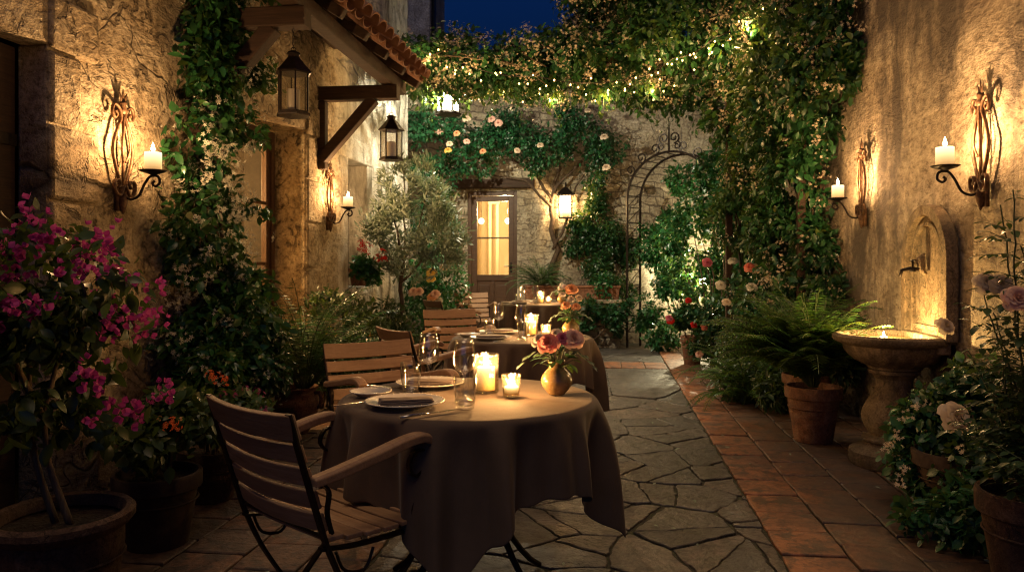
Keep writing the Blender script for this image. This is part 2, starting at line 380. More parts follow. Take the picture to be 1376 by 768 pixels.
M['grout'] = m_simple('grout', (.060,.048,.036), .95, var=.5, tint=(.060,.070,.030), ns=9, bs=1, bd=.02, fine=60, obj=False)
# ------------------------------------------------------------------ ground
g = MB(); g.add([(-120,-120,-.03),(120,-120,-.03),(120,120,-.03),(-120,120,-.03)], [(0,1,2,3)])
struct(g.build('ground', M['grout']))
g = MB(); g.add([(-3.4,-2.2,.004),(2.2,-2.2,.004),(2.2,12.6,.004),(-3.4,12.6,.004)], [(0,1,2,3)])
struct(g.build('courtyard_bed', M['grout']))

def slab(V, F_, poly, z0, z1, ch=.008, tilt=(0,0)):
    """bevelled slab from a convex-ish polygon"""
    cx = sum(p[0] for p in poly)/len(poly); cy = sum(p[1] for p in poly)/len(poly)
    b = len(V); k = len(poly)
    for zz, sh in ((z0, 0), (z1-ch, 0), (z1-ch*.3, ch*.5), (z1, ch*1.3)):
        for x, y in poly:
            L = math.hypot(x-cx, y-cy) or 1; s = 1-sh/L
            X, Y = cx+(x-cx)*s, cy+(y-cy)*s
            V.append((X, Y, zz + (tilt[0]*(X-cx)+tilt[1]*(Y-cy) if zz > z0 else 0)))
    for r in range(3):
        for i in range(k): F_.append((b+r*k+i, b+r*k+(i+1) % k, b+(r+1)*k+(i+1) % k, b+(r+1)*k+i))
    F_.append(tuple(b+3*k+i for i in range(k)))
def clip(poly, nx, ny, c):
    out = []
    for i in range(len(poly)):
        a, b = poly[i], poly[(i+1) % len(poly)]
        da, db = a[0]*nx+a[1]*ny-c, b[0]*nx+b[1]*ny-c
        if da <= 0: out.append(a)
        if (da < 0 < db) or (db < 0 < da):
            t = da/(da-db); out.append((a[0]+(b[0]-a[0])*t, a[1]+(b[1]-a[1])*t))
    return out
def crazy(x0, x1, y0, y1, step, seed):
    rd = random.Random(seed); P = []
    ny, nx = int((y1-y0)/step)+1, int((x1-x0)/step)+1
    for i in range(nx+1):
        for j in range(ny+1):
            P.append((x0+(i+.5*(j % 2)+rd.uniform(-.5,.5))*step*1.25, y0+(j+rd.uniform(-.48,.48))*step*.80))
            if rd.random() < .42: P.append((P[-1][0]+rd.uniform(-.3,.3)*step, P[-1][1]+rd.uniform(-.3,.3)*step))
    V, F_ = [], []
    for i, p in enumerate(P):
        poly = [(x0,y0),(x1,y0),(x1,y1),(x0,y1)]
        for j, q in enumerate(P):
            if i == j: continue
            dx, dy = q[0]-p[0], q[1]-p[1]; L = math.hypot(dx, dy)
            if L > step*3.2 or L < 1e-5: continue
            gap = .003+.007*abs(noise.noise(Vector((p[0]+q[0], p[1]+q[1], 3))))*2
            poly = clip(poly, dx/L, dy/L, (p[0]*dx+p[1]*dy)/L + L/2 - gap)
            if len(poly) < 3: break
        if len(poly) < 3: continue
        # subdivide & wobble the outline
        out = []
        for a in range(len(poly)):
            u, v = Vector(poly[a]), Vector(poly[(a+1) % len(poly)]); L = (v-u).length
            n = max(1, int(L/.035))
            for k in range(n):
                w = u.lerp(v, k/n); f = .011 if k else .013
                out.append((w.x+noise.noise(Vector((w.x*9, w.y*9, 1.3)))*f*1.3 + noise.noise(Vector((w.x*30, w.y*30, 5)))*f*1.0 + (p[0]-w.x)*(.02 if k == 0 else .0),
                            w.y+noise.noise(Vector((w.x*9, w.y*9, 7.3)))*f*1.3 + noise.noise(Vector((w.x*30, w.y*30, 9)))*f*1.0 + (p[1]-w.y)*(.02 if k == 0 else .0)))
        slab(V, F_, out, -.02, .012+rd.uniform(0,.008), .005, (rd.uniform(-.009,.009), rd.uniform(-.009,.009)))
    return V, F_
def tiles(x0, x1, y0, y1, s, seed, off=True):
    rd = random.Random(seed); V, F_ = [], []; i = 0; x = x0
    while x < x1-.02:
        xe = min(x+s, x1); y = y0-(s*.5 if (off and i % 2) else 0)
        while y < y1-.02:
            a, b = max(y, y0), min(y+s, y1); gp = .004
            if b-a > .03:
                j = lambda: rd.uniform(-.0025, .0025)
                poly = []
                cs = [(x+gp, a+gp), (xe-gp, a+gp), (xe-gp, b-gp), (x+gp, b-gp)]
                for q in range(4):
                    u, v = Vector(cs[q]), Vector(cs[(q+1) % 4])
                    for k in range(5):
                        w = u.lerp(v, k/5); sh = .007 if k == 0 else 0
                        poly.append((w.x+j()+((x+xe)/2-w.x)*sh*8*.5, w.y+j()+((a+b)/2-w.y)*sh*8*.5))
                slab(V, F_, poly, -.02, .018+rd.uniform(-.003,.004), .006, (rd.uniform(-.012,.012), rd.uniform(-.012,.012)))
            y += s
        x += s; i += 1
    return V, F_
S = .29
V, F_ = crazy(-.98, .735, -1.5, 9.35, .40, 5); struct(MB().add(V, F_).build('stone_path', M['flag']))
V, F_ = crazy(-.98, .735, 9.95, 12.35, .45, 9); struct(MB().add(V, F_).build('stone_path', M['flag']))
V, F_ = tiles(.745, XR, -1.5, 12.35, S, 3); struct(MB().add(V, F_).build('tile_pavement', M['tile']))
V, F_ = tiles(-3.0, -.99, -1.5, 12.35, S, 4); struct(MB().add(V, F_).build('tile_pavement', M['tile_shade']))
V, F_ = tiles(-.98, .735, 9.36, 9.94, S, 6, False); struct(MB().add(V, F_).build('tile_threshold', M['tile']))

# ------------------------------------------------------------------ walls
def wall_grid(fn, u0, u1, v0, v1, st, holes, amp=.03):
    """fn(u,v,disp)->xyz ; holes = list of (u0,u1,v0,v1)"""
    us = sorted(set([round(u0+i*st, 4) for i in range(int((u1-u0)/st)+1)] + [u1] + [h for o in holes for h in o[:2]]))
    vs_ = sorted(set([round(v0+i*st, 4) for i in range(int((v1-v0)/st)+1)] + [v1] + [h for o in holes for h in o[2:]]))
    V, F_ = [], []; nv = len(vs_)
    for u in us:
        for v in vs_:
            q = Vector((u, v, 4.2))
            d = noise.fractal(q*1.1, .7, 2, 4)*.5 + noise.noise(q*3.7)*.28 + noise.noise(q*9)*.13
            k = 1.0
            for h in holes:
                du = max(h[0]-u, 0, u-h[1]); dv = max(h[2]-v, 0, v-h[3]); k = min(k, math.hypot(du, dv)/.25)
            V.append(fn(u, v, d*amp*k))
    for i in range(len(us)-1):
        for j in range(nv-1):
            cu, cv = (us[i]+us[i+1])/2, (vs_[j]+vs_[j+1])/2
            if any(h[0] < cu < h[1] and h[2] < cv < h[3] for h in holes): continue
            F_.append((i*nv+j, (i+1)*nv+j, (i+1)*nv+j+1, i*nv+j+1))
    return V, F_
# openings of the left house: near doorway, lit glazed door, far window   (y0,y1,z0,z1)
H1, H2, H3 = (2.35, 3.47, 0, 2.36), (5.55, 6.74, 0, 2.50), (7.92, 8.57, 1.02, 2.41)
house = thing('old_house', 'old limestone and plaster house wall along the left side with three deep openings', 'house', (XL, 6, 0))
hy = lambda p: (p[0]-XL, p[1]-6, p[2])
V, F_ = wall_grid(lambda u, v, d: hy((XL+d, u, v)), -2.2, 10.4, 0, 5.8, .04, [H1, H2, H3], .055)
w = np_mesh('wall', V, F_, M['wall_l'], house, True)
V, F_ = wall_grid(lambda u, v, d: hy((u, 10.4+d, v)), -7, XL, 0, 5.8, .1, [], .0)
np_mesh('wall', V, [f[::-1] for f in F_], M['wall_n'], house, True)
def reveal(h, dep, name='doorway_reveal'):
    m = MB(); y0, y1, z0, z1 = h; x = XL
    t = .24
    for a, b in (((y0-t/2), z0), ((y1+t/2), z0)):
        m.box(hy((x-dep/2-.0015+.004, a, (z0+z1)/2)), (dep+.002, t, z1-z0))
    m.box(hy((x-dep/2+.006, (y0+y1)/2, z1+t/2)), (dep+.002, y1-y0+2*t, t))
    if z0 > .1: m.box(hy((x-dep/2+.03, (y0+y1)/2, z0-.04)), (dep+.06, y1-y0+.10, .08))
    else: m.box(hy((x-dep/2, (y0+y1)/2, .03)), (dep, y1-y0, .10))
    return m.build(name, M['wall_l'] , house, bevel=.012)
reveal(H1, .16); reveal(H2, .40); reveal(H3, .30, 'window_reveal')
# stone quoin edges standing proud beside the lit doorway
rd = random.Random(2)
for h in (H2, H1):
    z = 0.0; k = 0; m = MB()
    while z < h[3]+.1:
        hh = rd.uniform(.30, .48); ww = .22 if k % 2 else .36
        zc = min(z+hh, h[3]+.26)
        m.box(hy((XL-.008, h[1]+ww/2+.003, (z+zc)/2)), (.075, ww, zc-z-.012), Matrix.Rotation(rd.uniform(-.01,.01), 3, 'X'))
        z = zc; k += 1
        if z >= h[3]+.25: break
    m.build('quoin', M['wall_l'], house, bevel=.02, smooth='auto')
# rooms behind the openings
def room(h, x0, depth, mat, name):
    m = MB(); y0, y1, z0, z1 = h[0]-.5, h[1]+.9, 0, 2.8; x1 = x0-depth
    vs = [(x0,y0,z0),(x0,y1,z0),(x0,y1,z1),(x0,y0,z1),(x1,y0,z0),(x1,y1,z0),(x1,y1,z1),(x1,y0,z1)]
    m.add([hy(p) for p in vs], [(4,5,6,7),(0,4,7,3),(5,1,2,6),(3,7,6,2),(0,1,5,4)])
    return m.build(name, mat, house)
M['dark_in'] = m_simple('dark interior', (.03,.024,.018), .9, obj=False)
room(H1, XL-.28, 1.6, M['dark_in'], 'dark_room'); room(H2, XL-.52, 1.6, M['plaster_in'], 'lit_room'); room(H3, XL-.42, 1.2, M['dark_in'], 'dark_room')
# door in the near opening (dark), glazed door in the second
def glazed_door(name, loc, rz, wd, ht, label, sill=.62, bars=(.5,), group=None, glassmat='wpane', fr=.10):
    """door in local xz plane, facing -y"""
    t = thing(name, label, 'door', loc, rz, group); m = MB()
    for s in (-1, 1): m.box((s*(wd/2-.03), 0, ht/2), (.06, .09, ht))
    m.box((0, 0, ht-.035), (wd-.121, .09, .07)); m.build('frame', M['doorwood'], t, bevel=.005)
    m = MB(); iw = wd-.124; ih = ht-.075
    for s in (-1, 1): m.box((s*(iw/2-fr/2), .004, ih/2), (fr, .05, ih-.004))
    gx = iw-2*fr
    m.box((0, .004, fr/2+.02), (gx-.001, .045, fr+.04)); m.box((0, .004, ih-fr/2-.003), (gx-.001, .045, fr)); m.box((0, .004, sill+.05), (gx-.001, .045, .10))
    m.build('leaf_frame', M['doorwood'], t, bevel=.004)
    m = MB(); pw = (gx-.04)/2
    if sill > .2:
        m.box((0, .012, (fr+.04+sill)/2), (gx, .02, sill-fr-.03))
        m.box((0, .000, (fr+.04+sill)/2), (.05, .04, sill-fr-.05))
        for s in (-1, 1): m.box((s*(pw/2+.02), -.001, (fr+.04+sill)/2), (pw-.07, .026, sill-fr-.18))
        m.build('panel', M['doorwood'], t, bevel=.008)
    m = MB(); z0, z1 = sill+.10, ih-fr
    m.box((0, .004, (z0+z1)/2), (gx, .006, z1-z0)); m.build('pane', M[glassmat], t)
    m = MB()
    for b in bars: m.box((0, .003, z0+(z1-z0)*b), (gx, .03, .028))
    m.build('glazing_bar', M['doorwood'], t, bevel=.003)
    m = MB(); hx = iw/2-fr/2; m.tube([(hx, -.02, 1.02), (hx, -.06, 1.02), (hx-.02, -.07, 1.02), (hx-.11, -.07, 1.02)], .009)
    m.box((hx, -.024, 1.0), (.035, .01, .17)); m.build('handle', M['iron'], t)
    return t
glazed_door('glazed_door', (XL-.33, (H2[0]+H2[1])/2, .08), -PI/2, H2[1]-H2[0]-.02, 2.40, 'dark wooden glazed door glowing amber behind the white flowered vine on the left wall', .55, (.34,.68), fr=.065).rotation_euler = (0,0,PI/2)
t = thing('plank_door', 'dark plank door in the shadowed opening beside the magenta bougainvillea', 'door', (XL-.17, (H1[0]+H1[1])/2, .08), PI/2)
m = MB()
for i in range(7): m.box((-.5+.155*i+.03, 0, 1.13), (.150, .045, 2.26))
m.build('board', M['beam'], t, bevel=.005)
m = MB(); m.box((0, -.031, .5), (1.06, .016, .06)); m.box((0, -.031, 1.8), (1.06, .016, .06)); m.build('strap_hinge', M['iron'], t, bevel=.003)
# window in the far opening
t = thing('casement_window', 'small dark casement window above the red geraniums', 'window', (XL-.25, (H3[0]+H3[1])/2, H3[2]), PI/2)
m = MB(); ww, wh = H3[1]-H3[0], H3[3]-H3[2]
for s in (-1, 1): m.box((s*(ww/2-.03), 0, wh/2), (.06, .06, wh))
m.box((0, 0, .03), (ww-.121, .06, .06)); m.box((0, 0, wh-.03), (ww-.121, .06, .06)); m.box((0, -.002, wh/2), (.045, .05, wh-.121)); m.build('frame', M['doorwood'], t, bevel=.004)
m = MB(); m.box((0, .01, wh/2), (ww-.13, .005, wh-.13)); m.build('pane', M['wpane'], t)

# right wall
rw = thing('courtyard_wall', 'tall stained render wall on the right side behind the stone fountain', 'wall', (XR, 5, 0))
V, F_ = wall_grid(lambda u, v, d: (-d, u-5, v), -2.2, 12.4, 0, 5.8, .05, [], .03)
np_mesh('wall_face', V, [f[::-1] for f in F_], M['wall_r'], rw, True)
m = MB(); m.box((.20, 0, 2.93), (.28, 14.9, 5.9)); m.build('wall_core', M['wall_r'], rw)
# back wall with door opening
DX0, DX1, DZ = -2.27, -1.45, 2.47
bw = thing('back_wall', 'coursed rubble stone wall closing the far end of the courtyard behind the arch', 'wall', (0, YB, 0))
V, F_ = wall_grid(lambda u, v, d: (u, -d, v), -4.4, 2.25, 0, 4.3, .05, [(DX0, DX1, 0, DZ)], .05)
np_mesh('wall_face', V, F_, M['wall_b'], bw, True)
m = MB(); m.box((DX0-.15, .21, DZ/2), (.298, .4, DZ)); m.box((DX1+.15, .21, DZ/2), (.298, .4, DZ)); m.box(((DX0+DX1)/2, .21, DZ+.1), (1.42, .4, .2)); m.build('doorway_reveal', M['wall_b'], bw, bevel=.01)
m = MB(); m.box(((DX0+DX1)/2, -.20, .10), (1.15, .5, .24)); m.build('step', M['stone'], bw, bevel=.02)
m = MB(); m.box(((DX0+DX1)/2+.05, -.03, DZ+.115), (1.30, .16, .15)); m.build('timber_lintel', M['beam'], bw, bevel=.015)
glazed_door('back_door', ((DX0+DX1)/2, YB+.08, .22), 0, DX1-DX0, DZ-.22, 'brown panelled door with a tall glowing window at the far end', .78, (.5,), fr=.085)
m = MB(); vs = [(DX0-.6,.3,0),(DX1+.7,.3,0),(DX1+.7,.3,2.9),(DX0-.6,.3,2.9),(DX0-.6,2.6,0),(DX1+.7,2.6,0),(DX1+.7,2.6,2.9),(DX0-.6,2.6,2.9)]
m.add(vs, [(4,7,6,5),(0,3,7,4),(1,5,6,2),(3,2,6,7),(0,4,5,1)]); m.build('lit_room', M['plaster_in'], bw)
# an interior doorway trim seen through the glass, and two globe lamps
m = MB()
for x in (-2.16, -2.02): m.box((x, 1.75, 1.2), (.05, .08, 2.4))
m.box((-2.09, 1.75, 2.43), (.22, .08, .06)); m.build('interior_trim', M['plaster_in'], bw)
for i, (x, z, lb) in enumerate(((-1.72, 2.03, 'round white lamp seen on the right inside the far glowing door'), (-2.19, 2.03, 'round white lamp seen on the left inside the far glowing door'))):
    t = thing('globe_lamp', lb, 'lamp', (x, YB+.9, z)); m = MB()
    m.lathe([(.001,-.05)]+[(.05*math.cos(a), .05*math.sin(a)) for a in np.linspace(-1.5, 1.5, 9)]+[(.001,.05)], 14); m.build('globe', M['globe'], t, True)
    m = MB(); m.tube([(0,0,.05),(0,0,.87)], .004, 5); m.build('cord', M['iron'], t)
# low garden wall on the left beyond the house
gw = thing('side_wall', 'creeper covered side wall beyond the house end near the far door', 'wall', (-3.3, 11.4, 0))
V, F_ = wall_grid(lambda u, v, d: (d, u-11.4, v), 10.4, 12.6, 0, 4.2, .08, [], .04)
np_mesh('wall_face', V, F_, M['wall_b'], gw, True)
# neighbouring pale house behind the wall
nb = thing('neighbour_house', 'pale rendered neighbouring house rising behind the tiled porch', 'house', (-5.85, 15.3, 0)); m = MB()
m.box((0, 0, 4.5), (4.85, 1.4, 9)); m.build('wall', M['wall_n'], nb, bevel=.02)
m = MB(); m.box((2.46, -.5, 4.4), (.07, .12, 8.6)); m.build('downpipe', M['iron'], nb)
m = MB(); m.box((0, 0, 9.06), (5.3, 1.9, .12)); m.build('roof', M['rooftile'], nb)

# ------------------------------------------------------------------ porch roof of barrel tiles on timber brackets
pr = thing('porch_roof', 'lean-to roof of curved clay tiles on dark timber brackets', 'roof', (XL, 6, 0))
EX, EZ, WZ = -1.86, 3.06, 3.62        # eave x,z ; wall z
m = MB(); nt_, Y0, Y1 = 0, 4.05, 7.42
slope = Vector((EX-XL, 0, EZ-WZ)); sl = slope.length; sdir = slope.normalized(); up = Vector((-sdir.z, 0, sdir.x)); up = up if up.z > 0 else -up
rd = random.Random(11); pitch = .19; k = 0; y = Y0
while y < Y1:
    for kind in (0, 1):       # pans then covers
        yy = y + (pitch/2 if kind else 0)
        for c in range(4):
            s0 = sl*c/4-.02; s1 = s0+sl/4+.07; wv = rd.uniform(-.008,.008); n = 7
            vs = []
            for si, s in enumerate((s0, s1)):
                rr = .088 if kind == 0 else .082; rr *= 1.06 if si == (0 if kind == 0 else 1) else .92
                for q in range(n+1):
                    a = PI*q/n; lift = (.03 if kind else .0) + (.020*(si if kind == 1 else (0 if si else 1))) + c*0
                    off = math.sin(a)*rr*(.75 if kind else -.55)
                    p = Vector((0,0,0)) + sdir*s + up*(off + (.065 if kind == 0 else .055) + lift + wv); 
                    for th in ((0, .012)):
                        pp = p + up*th; vs.append((pp.x, yy+math.cos(a)*rr-6+rd.uniform(-.0005,.0005), pp.z+WZ))
            K = 2*(n+1); fs = []
            for q in range(n):
                fs += [(2*q+1, 2*q+3, K+2*q+3, K+2*q+1), (2*q, K+2*q, K+2*q+2, 2*q+2), (K+2*q, K+2*q+1, K+2*q+3, K+2*q+2), (2*q, 2*q+2, 2*q+3, 2*q+1)]
            fs += [(0, 1, K+1, K), (2*n, K+2*n, K+2*n+1, 2*n+1)]
            m.add(vs, fs)
    y += pitch
m.build('roof_tiles', M['rooftile'], pr, smooth='auto')
def xy(x, y, z): return (x-XL, y-6, z)
m = MB(); m.bar(xy(-2.06, 4.0, 3.03), xy(-2.06, 7.5, 3.03), .12, .12); m.build('eave_beam', M['beam'], pr, bevel=.01)
m = MB(); m.bar(xy(XL+.06, 4.0, 3.5), xy(XL+.06, 7.45, 3.5), .10, .12); m.build('wall_plate', M['beam'], pr, bevel=.01)
yv = 4.15
while yv < 7.5:
    m = MB(); a = Vector((.05, yv-6, WZ-.035)); b = a + sdir*(sl-.04); m.bar(a, b, .07, .09); m.build('rafter', M['beam'], pr, bevel=.006); yv += .54
for i in range(4):
    m = MB(); a = sdir*(sl*(i+.6)/4.2)+up*.035; m.bar((a.x, 4.0-6, a.z+WZ), (a.x, 7.44-6, a.z+WZ), .05, .03); m.build('batten', M['beam'], pr, bevel=.003)
for yv in (4.85, 7.07):
    m = MB(); m.bar(xy(XL-.1, yv, 2.90), xy(-2.06+.10, yv, 2.90), .13, .13)
    m.build('bracket_beam', M['beam'], pr, bevel=.008)
    m = MB(); m.bar(xy(XL+.03, yv, 2.27), xy(-2.20, yv, 2.845), .10, .11, up=(0,1,0)); m.build('brace', M['beam'], pr, bevel=.008)
m = MB(); m.bar(xy(XL+.02, 4.85, 2.90), xy(XL+.02, 4.85, 2.15), .12, .09, up=(0,1,0)); m.build('wall_post', M['beam'], pr, bevel=.008)
m = MB(); m.bar(xy(XL+.02, 7.07, 2.83), xy(XL+.02, 7.07, 2.18), .12, .09, up=(0,1,0)); m.build('wall_post', M['beam'], pr, bevel=.008)

# ------------------------------------------------------------------ pergola wires and posts that carry the overhead climber
pg = thing('pergola', 'dark timber pergola beams buried in jasmine above the path', 'pergola', (0, 8, 0))
for (a, b, s) in (((-2.6,9.1,3.55),(1.95,8.4,3.6),.10), ((-2.6,9.7,3.6),(1.95,9.2,3.6),.10)):
    m = MB(); m.bar((a[0],a[1]-8,a[2]), (b[0],b[1]-8,b[2]), s, s*1.3); m.build('beam', M['beam'], pg, bevel=.008)
for (x, y) in ((1.30, 8.4), (1.75, 7.2)):
    m = MB(); m.bar((x, y-8, 0), (x, y-8, 3.45), .07, .07, up=(0,1,0)); m.build('post', M['beam'], pg, bevel=.008)

# ------------------------------------------------------------------ garden arch of wrought iron
def scroll(c, r0, r1, a0, turns, n=22, plane='xz', flip=1):
    P = []
    for i in range(n+1):
        t = i/n; a = a0+turns*2*PI*t*flip; r = r0+(r1-r0)*t
        u, v = r*math.cos(a), r*math.sin(a)
        P.append((c[0]+u, c[1], c[2]+v) if plane == 'xz' else (c[0], c[1]+u, c[2]+v))
    return P
ga = thing('garden_arch', 'black wrought iron garden arch with scrolls along its crown', 'arch', (1.0, 11.42, 0), R(-33))
hw, spr, dp = .70, 2.24, .19
for yy in (-dp, dp):
    for s in (-1, 1):
        m = MB(); m.tube([(s*hw, yy, 0), (s*hw, yy, spr)], .019, 6); m.build('leg', M['iron'], ga)
    m = MB(); m.tube([(hw*math.cos(a), yy, spr+.66*math.sin(a)) for a in np.linspace(0, PI, 29)], .019, 6); m.build('hoop', M['iron'], ga)
m = MB()
for z in np.arange(.25, 2.3, .235):
    for s in (-1, 1):
        m.tube([(s*hw, -dp, z), (s*hw, dp, z)], .009, 5); m.tube([(s*hw, -dp, z), (s*hw, dp, z+.235)], .007, 4)
for a in np.linspace(.1, PI-.1, 14): m.tube([(hw*math.cos(a), -dp, spr+.66*math.sin(a)), (hw*math.cos(a), dp, spr+.66*math.sin(a))], .009, 5)
m.build('lattice_rung', M['iron'], ga)
for a in (.62, .95, 1.28, PI-1.28, PI-.95, PI-.62):
    m = MB(); s = 1 if a < PI/2 else -1; c = (hw*1.13*math.cos(a), -dp, spr+.75*math.sin(a))
    m.tube(scroll(c, .085, .02, -PI/2, 1.3, flip=-s), .011, 5); m.build('scroll', M['iron'], ga)
for s in (-1, 1):
    m = MB(); m.tube(scroll((s*.085, -dp, spr+.86), .085, .02, -PI/2, 1.4, flip=s), .012, 5); m.build('scroll', M['iron'], ga); m = MB(); m.tube(scroll((s*.13, -dp, spr+.74), .06, .015, PI/2, 1.2, flip=-s), .011, 5); m.build('scroll', M['iron'], ga)
m = MB(); m.tube([(0,-dp,spr+.66),(0,-dp,spr+.98),(0,-dp,spr+1.13)], [.015,.012,.002], 6); m.build('finial', M['iron'], ga); m = MB(); m.tube([(.2,-dp,spr+.62),(.2,-dp,spr+1.0)], [.008,.002], 5); m.build('finial', M['iron'], ga); m = MB(); m.tube([(-.2,-dp,spr+.62),(-.2,-dp,spr+.9)], [.008,.002], 5)
m.build('finial', M['iron'], ga)

# low stone planter wall by the far door
lw = thing('planter_wall', 'low rough stone planter wall to the right of the far door', 'wall', (-.55, 11.75, 0))
m = MB(); rd = random.Random(4)
for rw_ in range(4):
    x = -.72
    while x < .72:
        L = min(rd.uniform(.2,.4), .74-x+.02); m.box((x+L/2, rd.uniform(-.015,.015), .085+rw_*.17), (L-.015, .42, .16)); x += L
m.build('stone_course', M['wall_b'], lw, bevel=.02)
m = MB(); m.box((0, 0, .71), (1.56, .48, .06)); m.build('coping', M['wall_b'], lw, bevel=.015)
# ------------------------------------------------------------------ chairs
def make_chair():
    t = thing('garden_chair', '', 'chair'); hw = .232
    rail = [(-.33,.85),(-.285,.70),(-.235,.54),(-.20,.44),(-.13,.30),(0,.12),(.16,.0)]
    def spl(P, n=5):
        out = []
        for i in range(len(P)-1):
            p0, p1, p2, p3 = P[max(i-1,0)], P[i], P[i+1], P[min(i+2, len(P)-1)]
            for k in range(n):
                u = k/n; out.append(tuple(.5*((2*b)+(-a+c)*u+(2*a-5*b+4*c-d)*u*u+(-a+3*b-3*c+d)*u**3) for a, b, c, d in zip(p0, p1, p2, p3)))
        out.append(tuple(P[-1])); return out
    for s in (-1, 1):
        m = MB(); m.flat([(s*hw, y, z) for y, z in spl(rail)], .010, .026, ref=(1,0,0)); m.build('leg', M['iron'], t, bevel=.002)
        m = MB(); m.flat([(s*(hw-.028), y, z) for y, z in spl([(.20,.425),(.14,.36),(-.02,.20),(-.16,.06),(-.27,0)])], .009, .024, ref=(1,0,0)); m.build('leg', M['iron'], t, bevel=.002)
    m = MB()
    for s in (-1, 1): m.flat([(s*(hw-.014), y, z) for y, z in spl([(-.22,.455),(-.1,.437),(.08,.432),(.215,.44)])], .008, .026, ref=(1,0,0))
    m.build('seat_rail', M['iron'], t)
    for P in ([(-hw,-.01,.125),(hw,-.01,.125)], [(-hw+.03,.17,.39),(hw-.03,.17,.39)], [(-hw+.02,-.22,.045),(hw-.02,-.22,.045)], [(-hw,-.215,.49),(hw,-.215,.49)]):
        m = MB(); m.tube(P, .007, 6); m.build('stretcher', M['iron'], t)
    for s in (-1, 1):
        m = MB(); m.tube(spl([(s*hw,-.18,.44),(s*hw,-.15,.38),(s*hw,-.08,.365),(s*hw,-.05,.42)]), .005, 5); m.build('stay', M['iron'], t)
    # seat slats, dipped
    def slat(m, x0, x1, y, z, w, th, tilt, bow=0.0, n=8, mi=0):
        vs = []; c, s_ = math.cos(tilt), math.sin(tilt)
        for i in range(n+1):
            x = x0+(x1-x0)*i/n; b = bow*(1-(2*i/n-1)**2)
            for a, h in ((-w/2,-th/2),(w/2,-th/2),(w/2,th/2),(-w/2,th/2)): vs.append((x, y+a*c-h*s_-b*s_, z+a*s_+h*c+b*c))
        fs = [(0,3,2,1), (4*n,4*n+1,4*n+2,4*n+3)]
        for i in range(n):
            for a in range(4): b2 = (a+1) % 4; fs.append((4*i+a, 4*i+b2, 4*(i+1)+b2, 4*(i+1)+a))
        m.add(vs, fs, mi)
    m = MB()
    for i in range(7):
        y = -.185+i*.066; z = .462 + .020*((i-3.4)/3.4)**2; slat(m, -.240, .240, y, z, .054, .014, math.atan(.012*(i-3.4)), -.004)
    m.build('seat', M['slat'], t, bevel=.003)
    m = MB(); back = [(.535,-.222),(.602,-.243),(.669,-.265),(.736,-.288)]
    for z, y in back: slat(m, -.240, .240, y, z, .055, .013, R(90+18), .022)
    slat(m, -.244, .244, -.314, .812, .078, .017, R(90+19), .024)
    m.build('backrest', M['slat'], t, bevel=.003)
    for s in (-1, 1):
        m = MB(); P = spl([(-.265,.655),(-.19,.665),(-.05,.69),(.06,.712),(.125,.715),(.165,.695)])
        W_ = [1.0+.18*math.sin(PI*i/(len(P)-1)) for i in range(len(P))]
        m.sweep([(s*(hw+.012), y, z) for y, z in P], [(-.022,-.012),(.022,-.012),(.022,.010),(.012,.015),(-.012,.015),(-.022,.010)], ref=(0,0,1), scale=W_); m.build('armrest', M['slat'], t, bevel=.004)
        m = MB(); P = spl([(.10,.43),(.085,.50),(.12,.555),(.165,.60),(.155,.665),(.10,.675),(.075,.635),(.10,.60),(.125,.615)], 6)
        m.flat([(s*(hw+.010), y, z) for y, z in P], .008, .016, ref=(1,0,0)); m.build('arm_support', M['iron'], t)
        m = MB(); P = spl([(-.245,.655),(-.21,.62),(-.215,.56),(-.20,.50)]); m.flat([(s*(hw+.010), y, z) for y, z in P], .008, .016, ref=(1,0,0)); m.build('arm_bracket', M['iron'], t)
    return t
GZ = .018
chair0 = make_chair()
chairs = [((-.545, 2.45), 47, 'front slatted garden chair seen from behind with curved wooden armrests beside the nearest table'),
          ((-.57, 3.74), -55, 'slatted garden chair facing the camera on the far left side of the nearest table'),
          ((-.48, 4.98), 34, 'slatted garden chair with rounded dark top rail drawn up to the middle table'),
          ((-.44, 6.55), -68, 'slatted garden chair facing the camera behind the middle table'),
          ((-.62, 8.75), 30, 'slatted chair seen from behind drawn up to the farthest table'),
          ((-.50, 10.60), -75, 'pale lit slatted chair in front of the far door')]
for i, ((xc, d), fa, lb) in enumerate(chairs):
    x, y = w2(xc, d); o = chair0 if i == 0 else dup(chair0, (0,0,0))
    o.location = (x, y, GZ); o.rotation_euler = (0, 0, R(fa)+YAW-PI/2); o['label'] = lb; o['group'] = 'slatted garden chairs'

# ------------------------------------------------------------------ tables, cloths and what stands on them
TZ = .76; TR = .475
def make_table():
    t = thing('folding_table', '', 'table')
    m = MB(); m.lathe([(.001,TZ-.028),(TR-.01,TZ-.028),(TR-.006,TZ-.024),(TR-.006,TZ-.006),(TR-.012,TZ-.003),(.001,TZ-.003)], 48); m.build('tabletop', M['slat'], t)
    for k in range(4):
        a = PI/4+k*PI/2+.2; m = MB(); P = []
        for i in range(15):
            u = i/14; r = .07+.05*u+.30*u**3; z = (TZ-.03)*(1-u)**1.0; P.append((r*math.cos(a), r*math.sin(a), max(z, .008)))
        m.tube(P, .012, 7); m.build('leg', M['iron'], t)
    m = MB(); m.tube([(.16*math.cos(a), .16*math.sin(a), .26) for a in np.linspace(0, 2*PI, 24, endpoint=False)], .008, 6, True)
    m.tube([(.10*math.cos(a), .10*math.sin(a), .55) for a in np.linspace(0, 2*PI, 24, endpoint=False)], .008, 6, True); m.build('leg_ring', M['iron'], t)
    return t
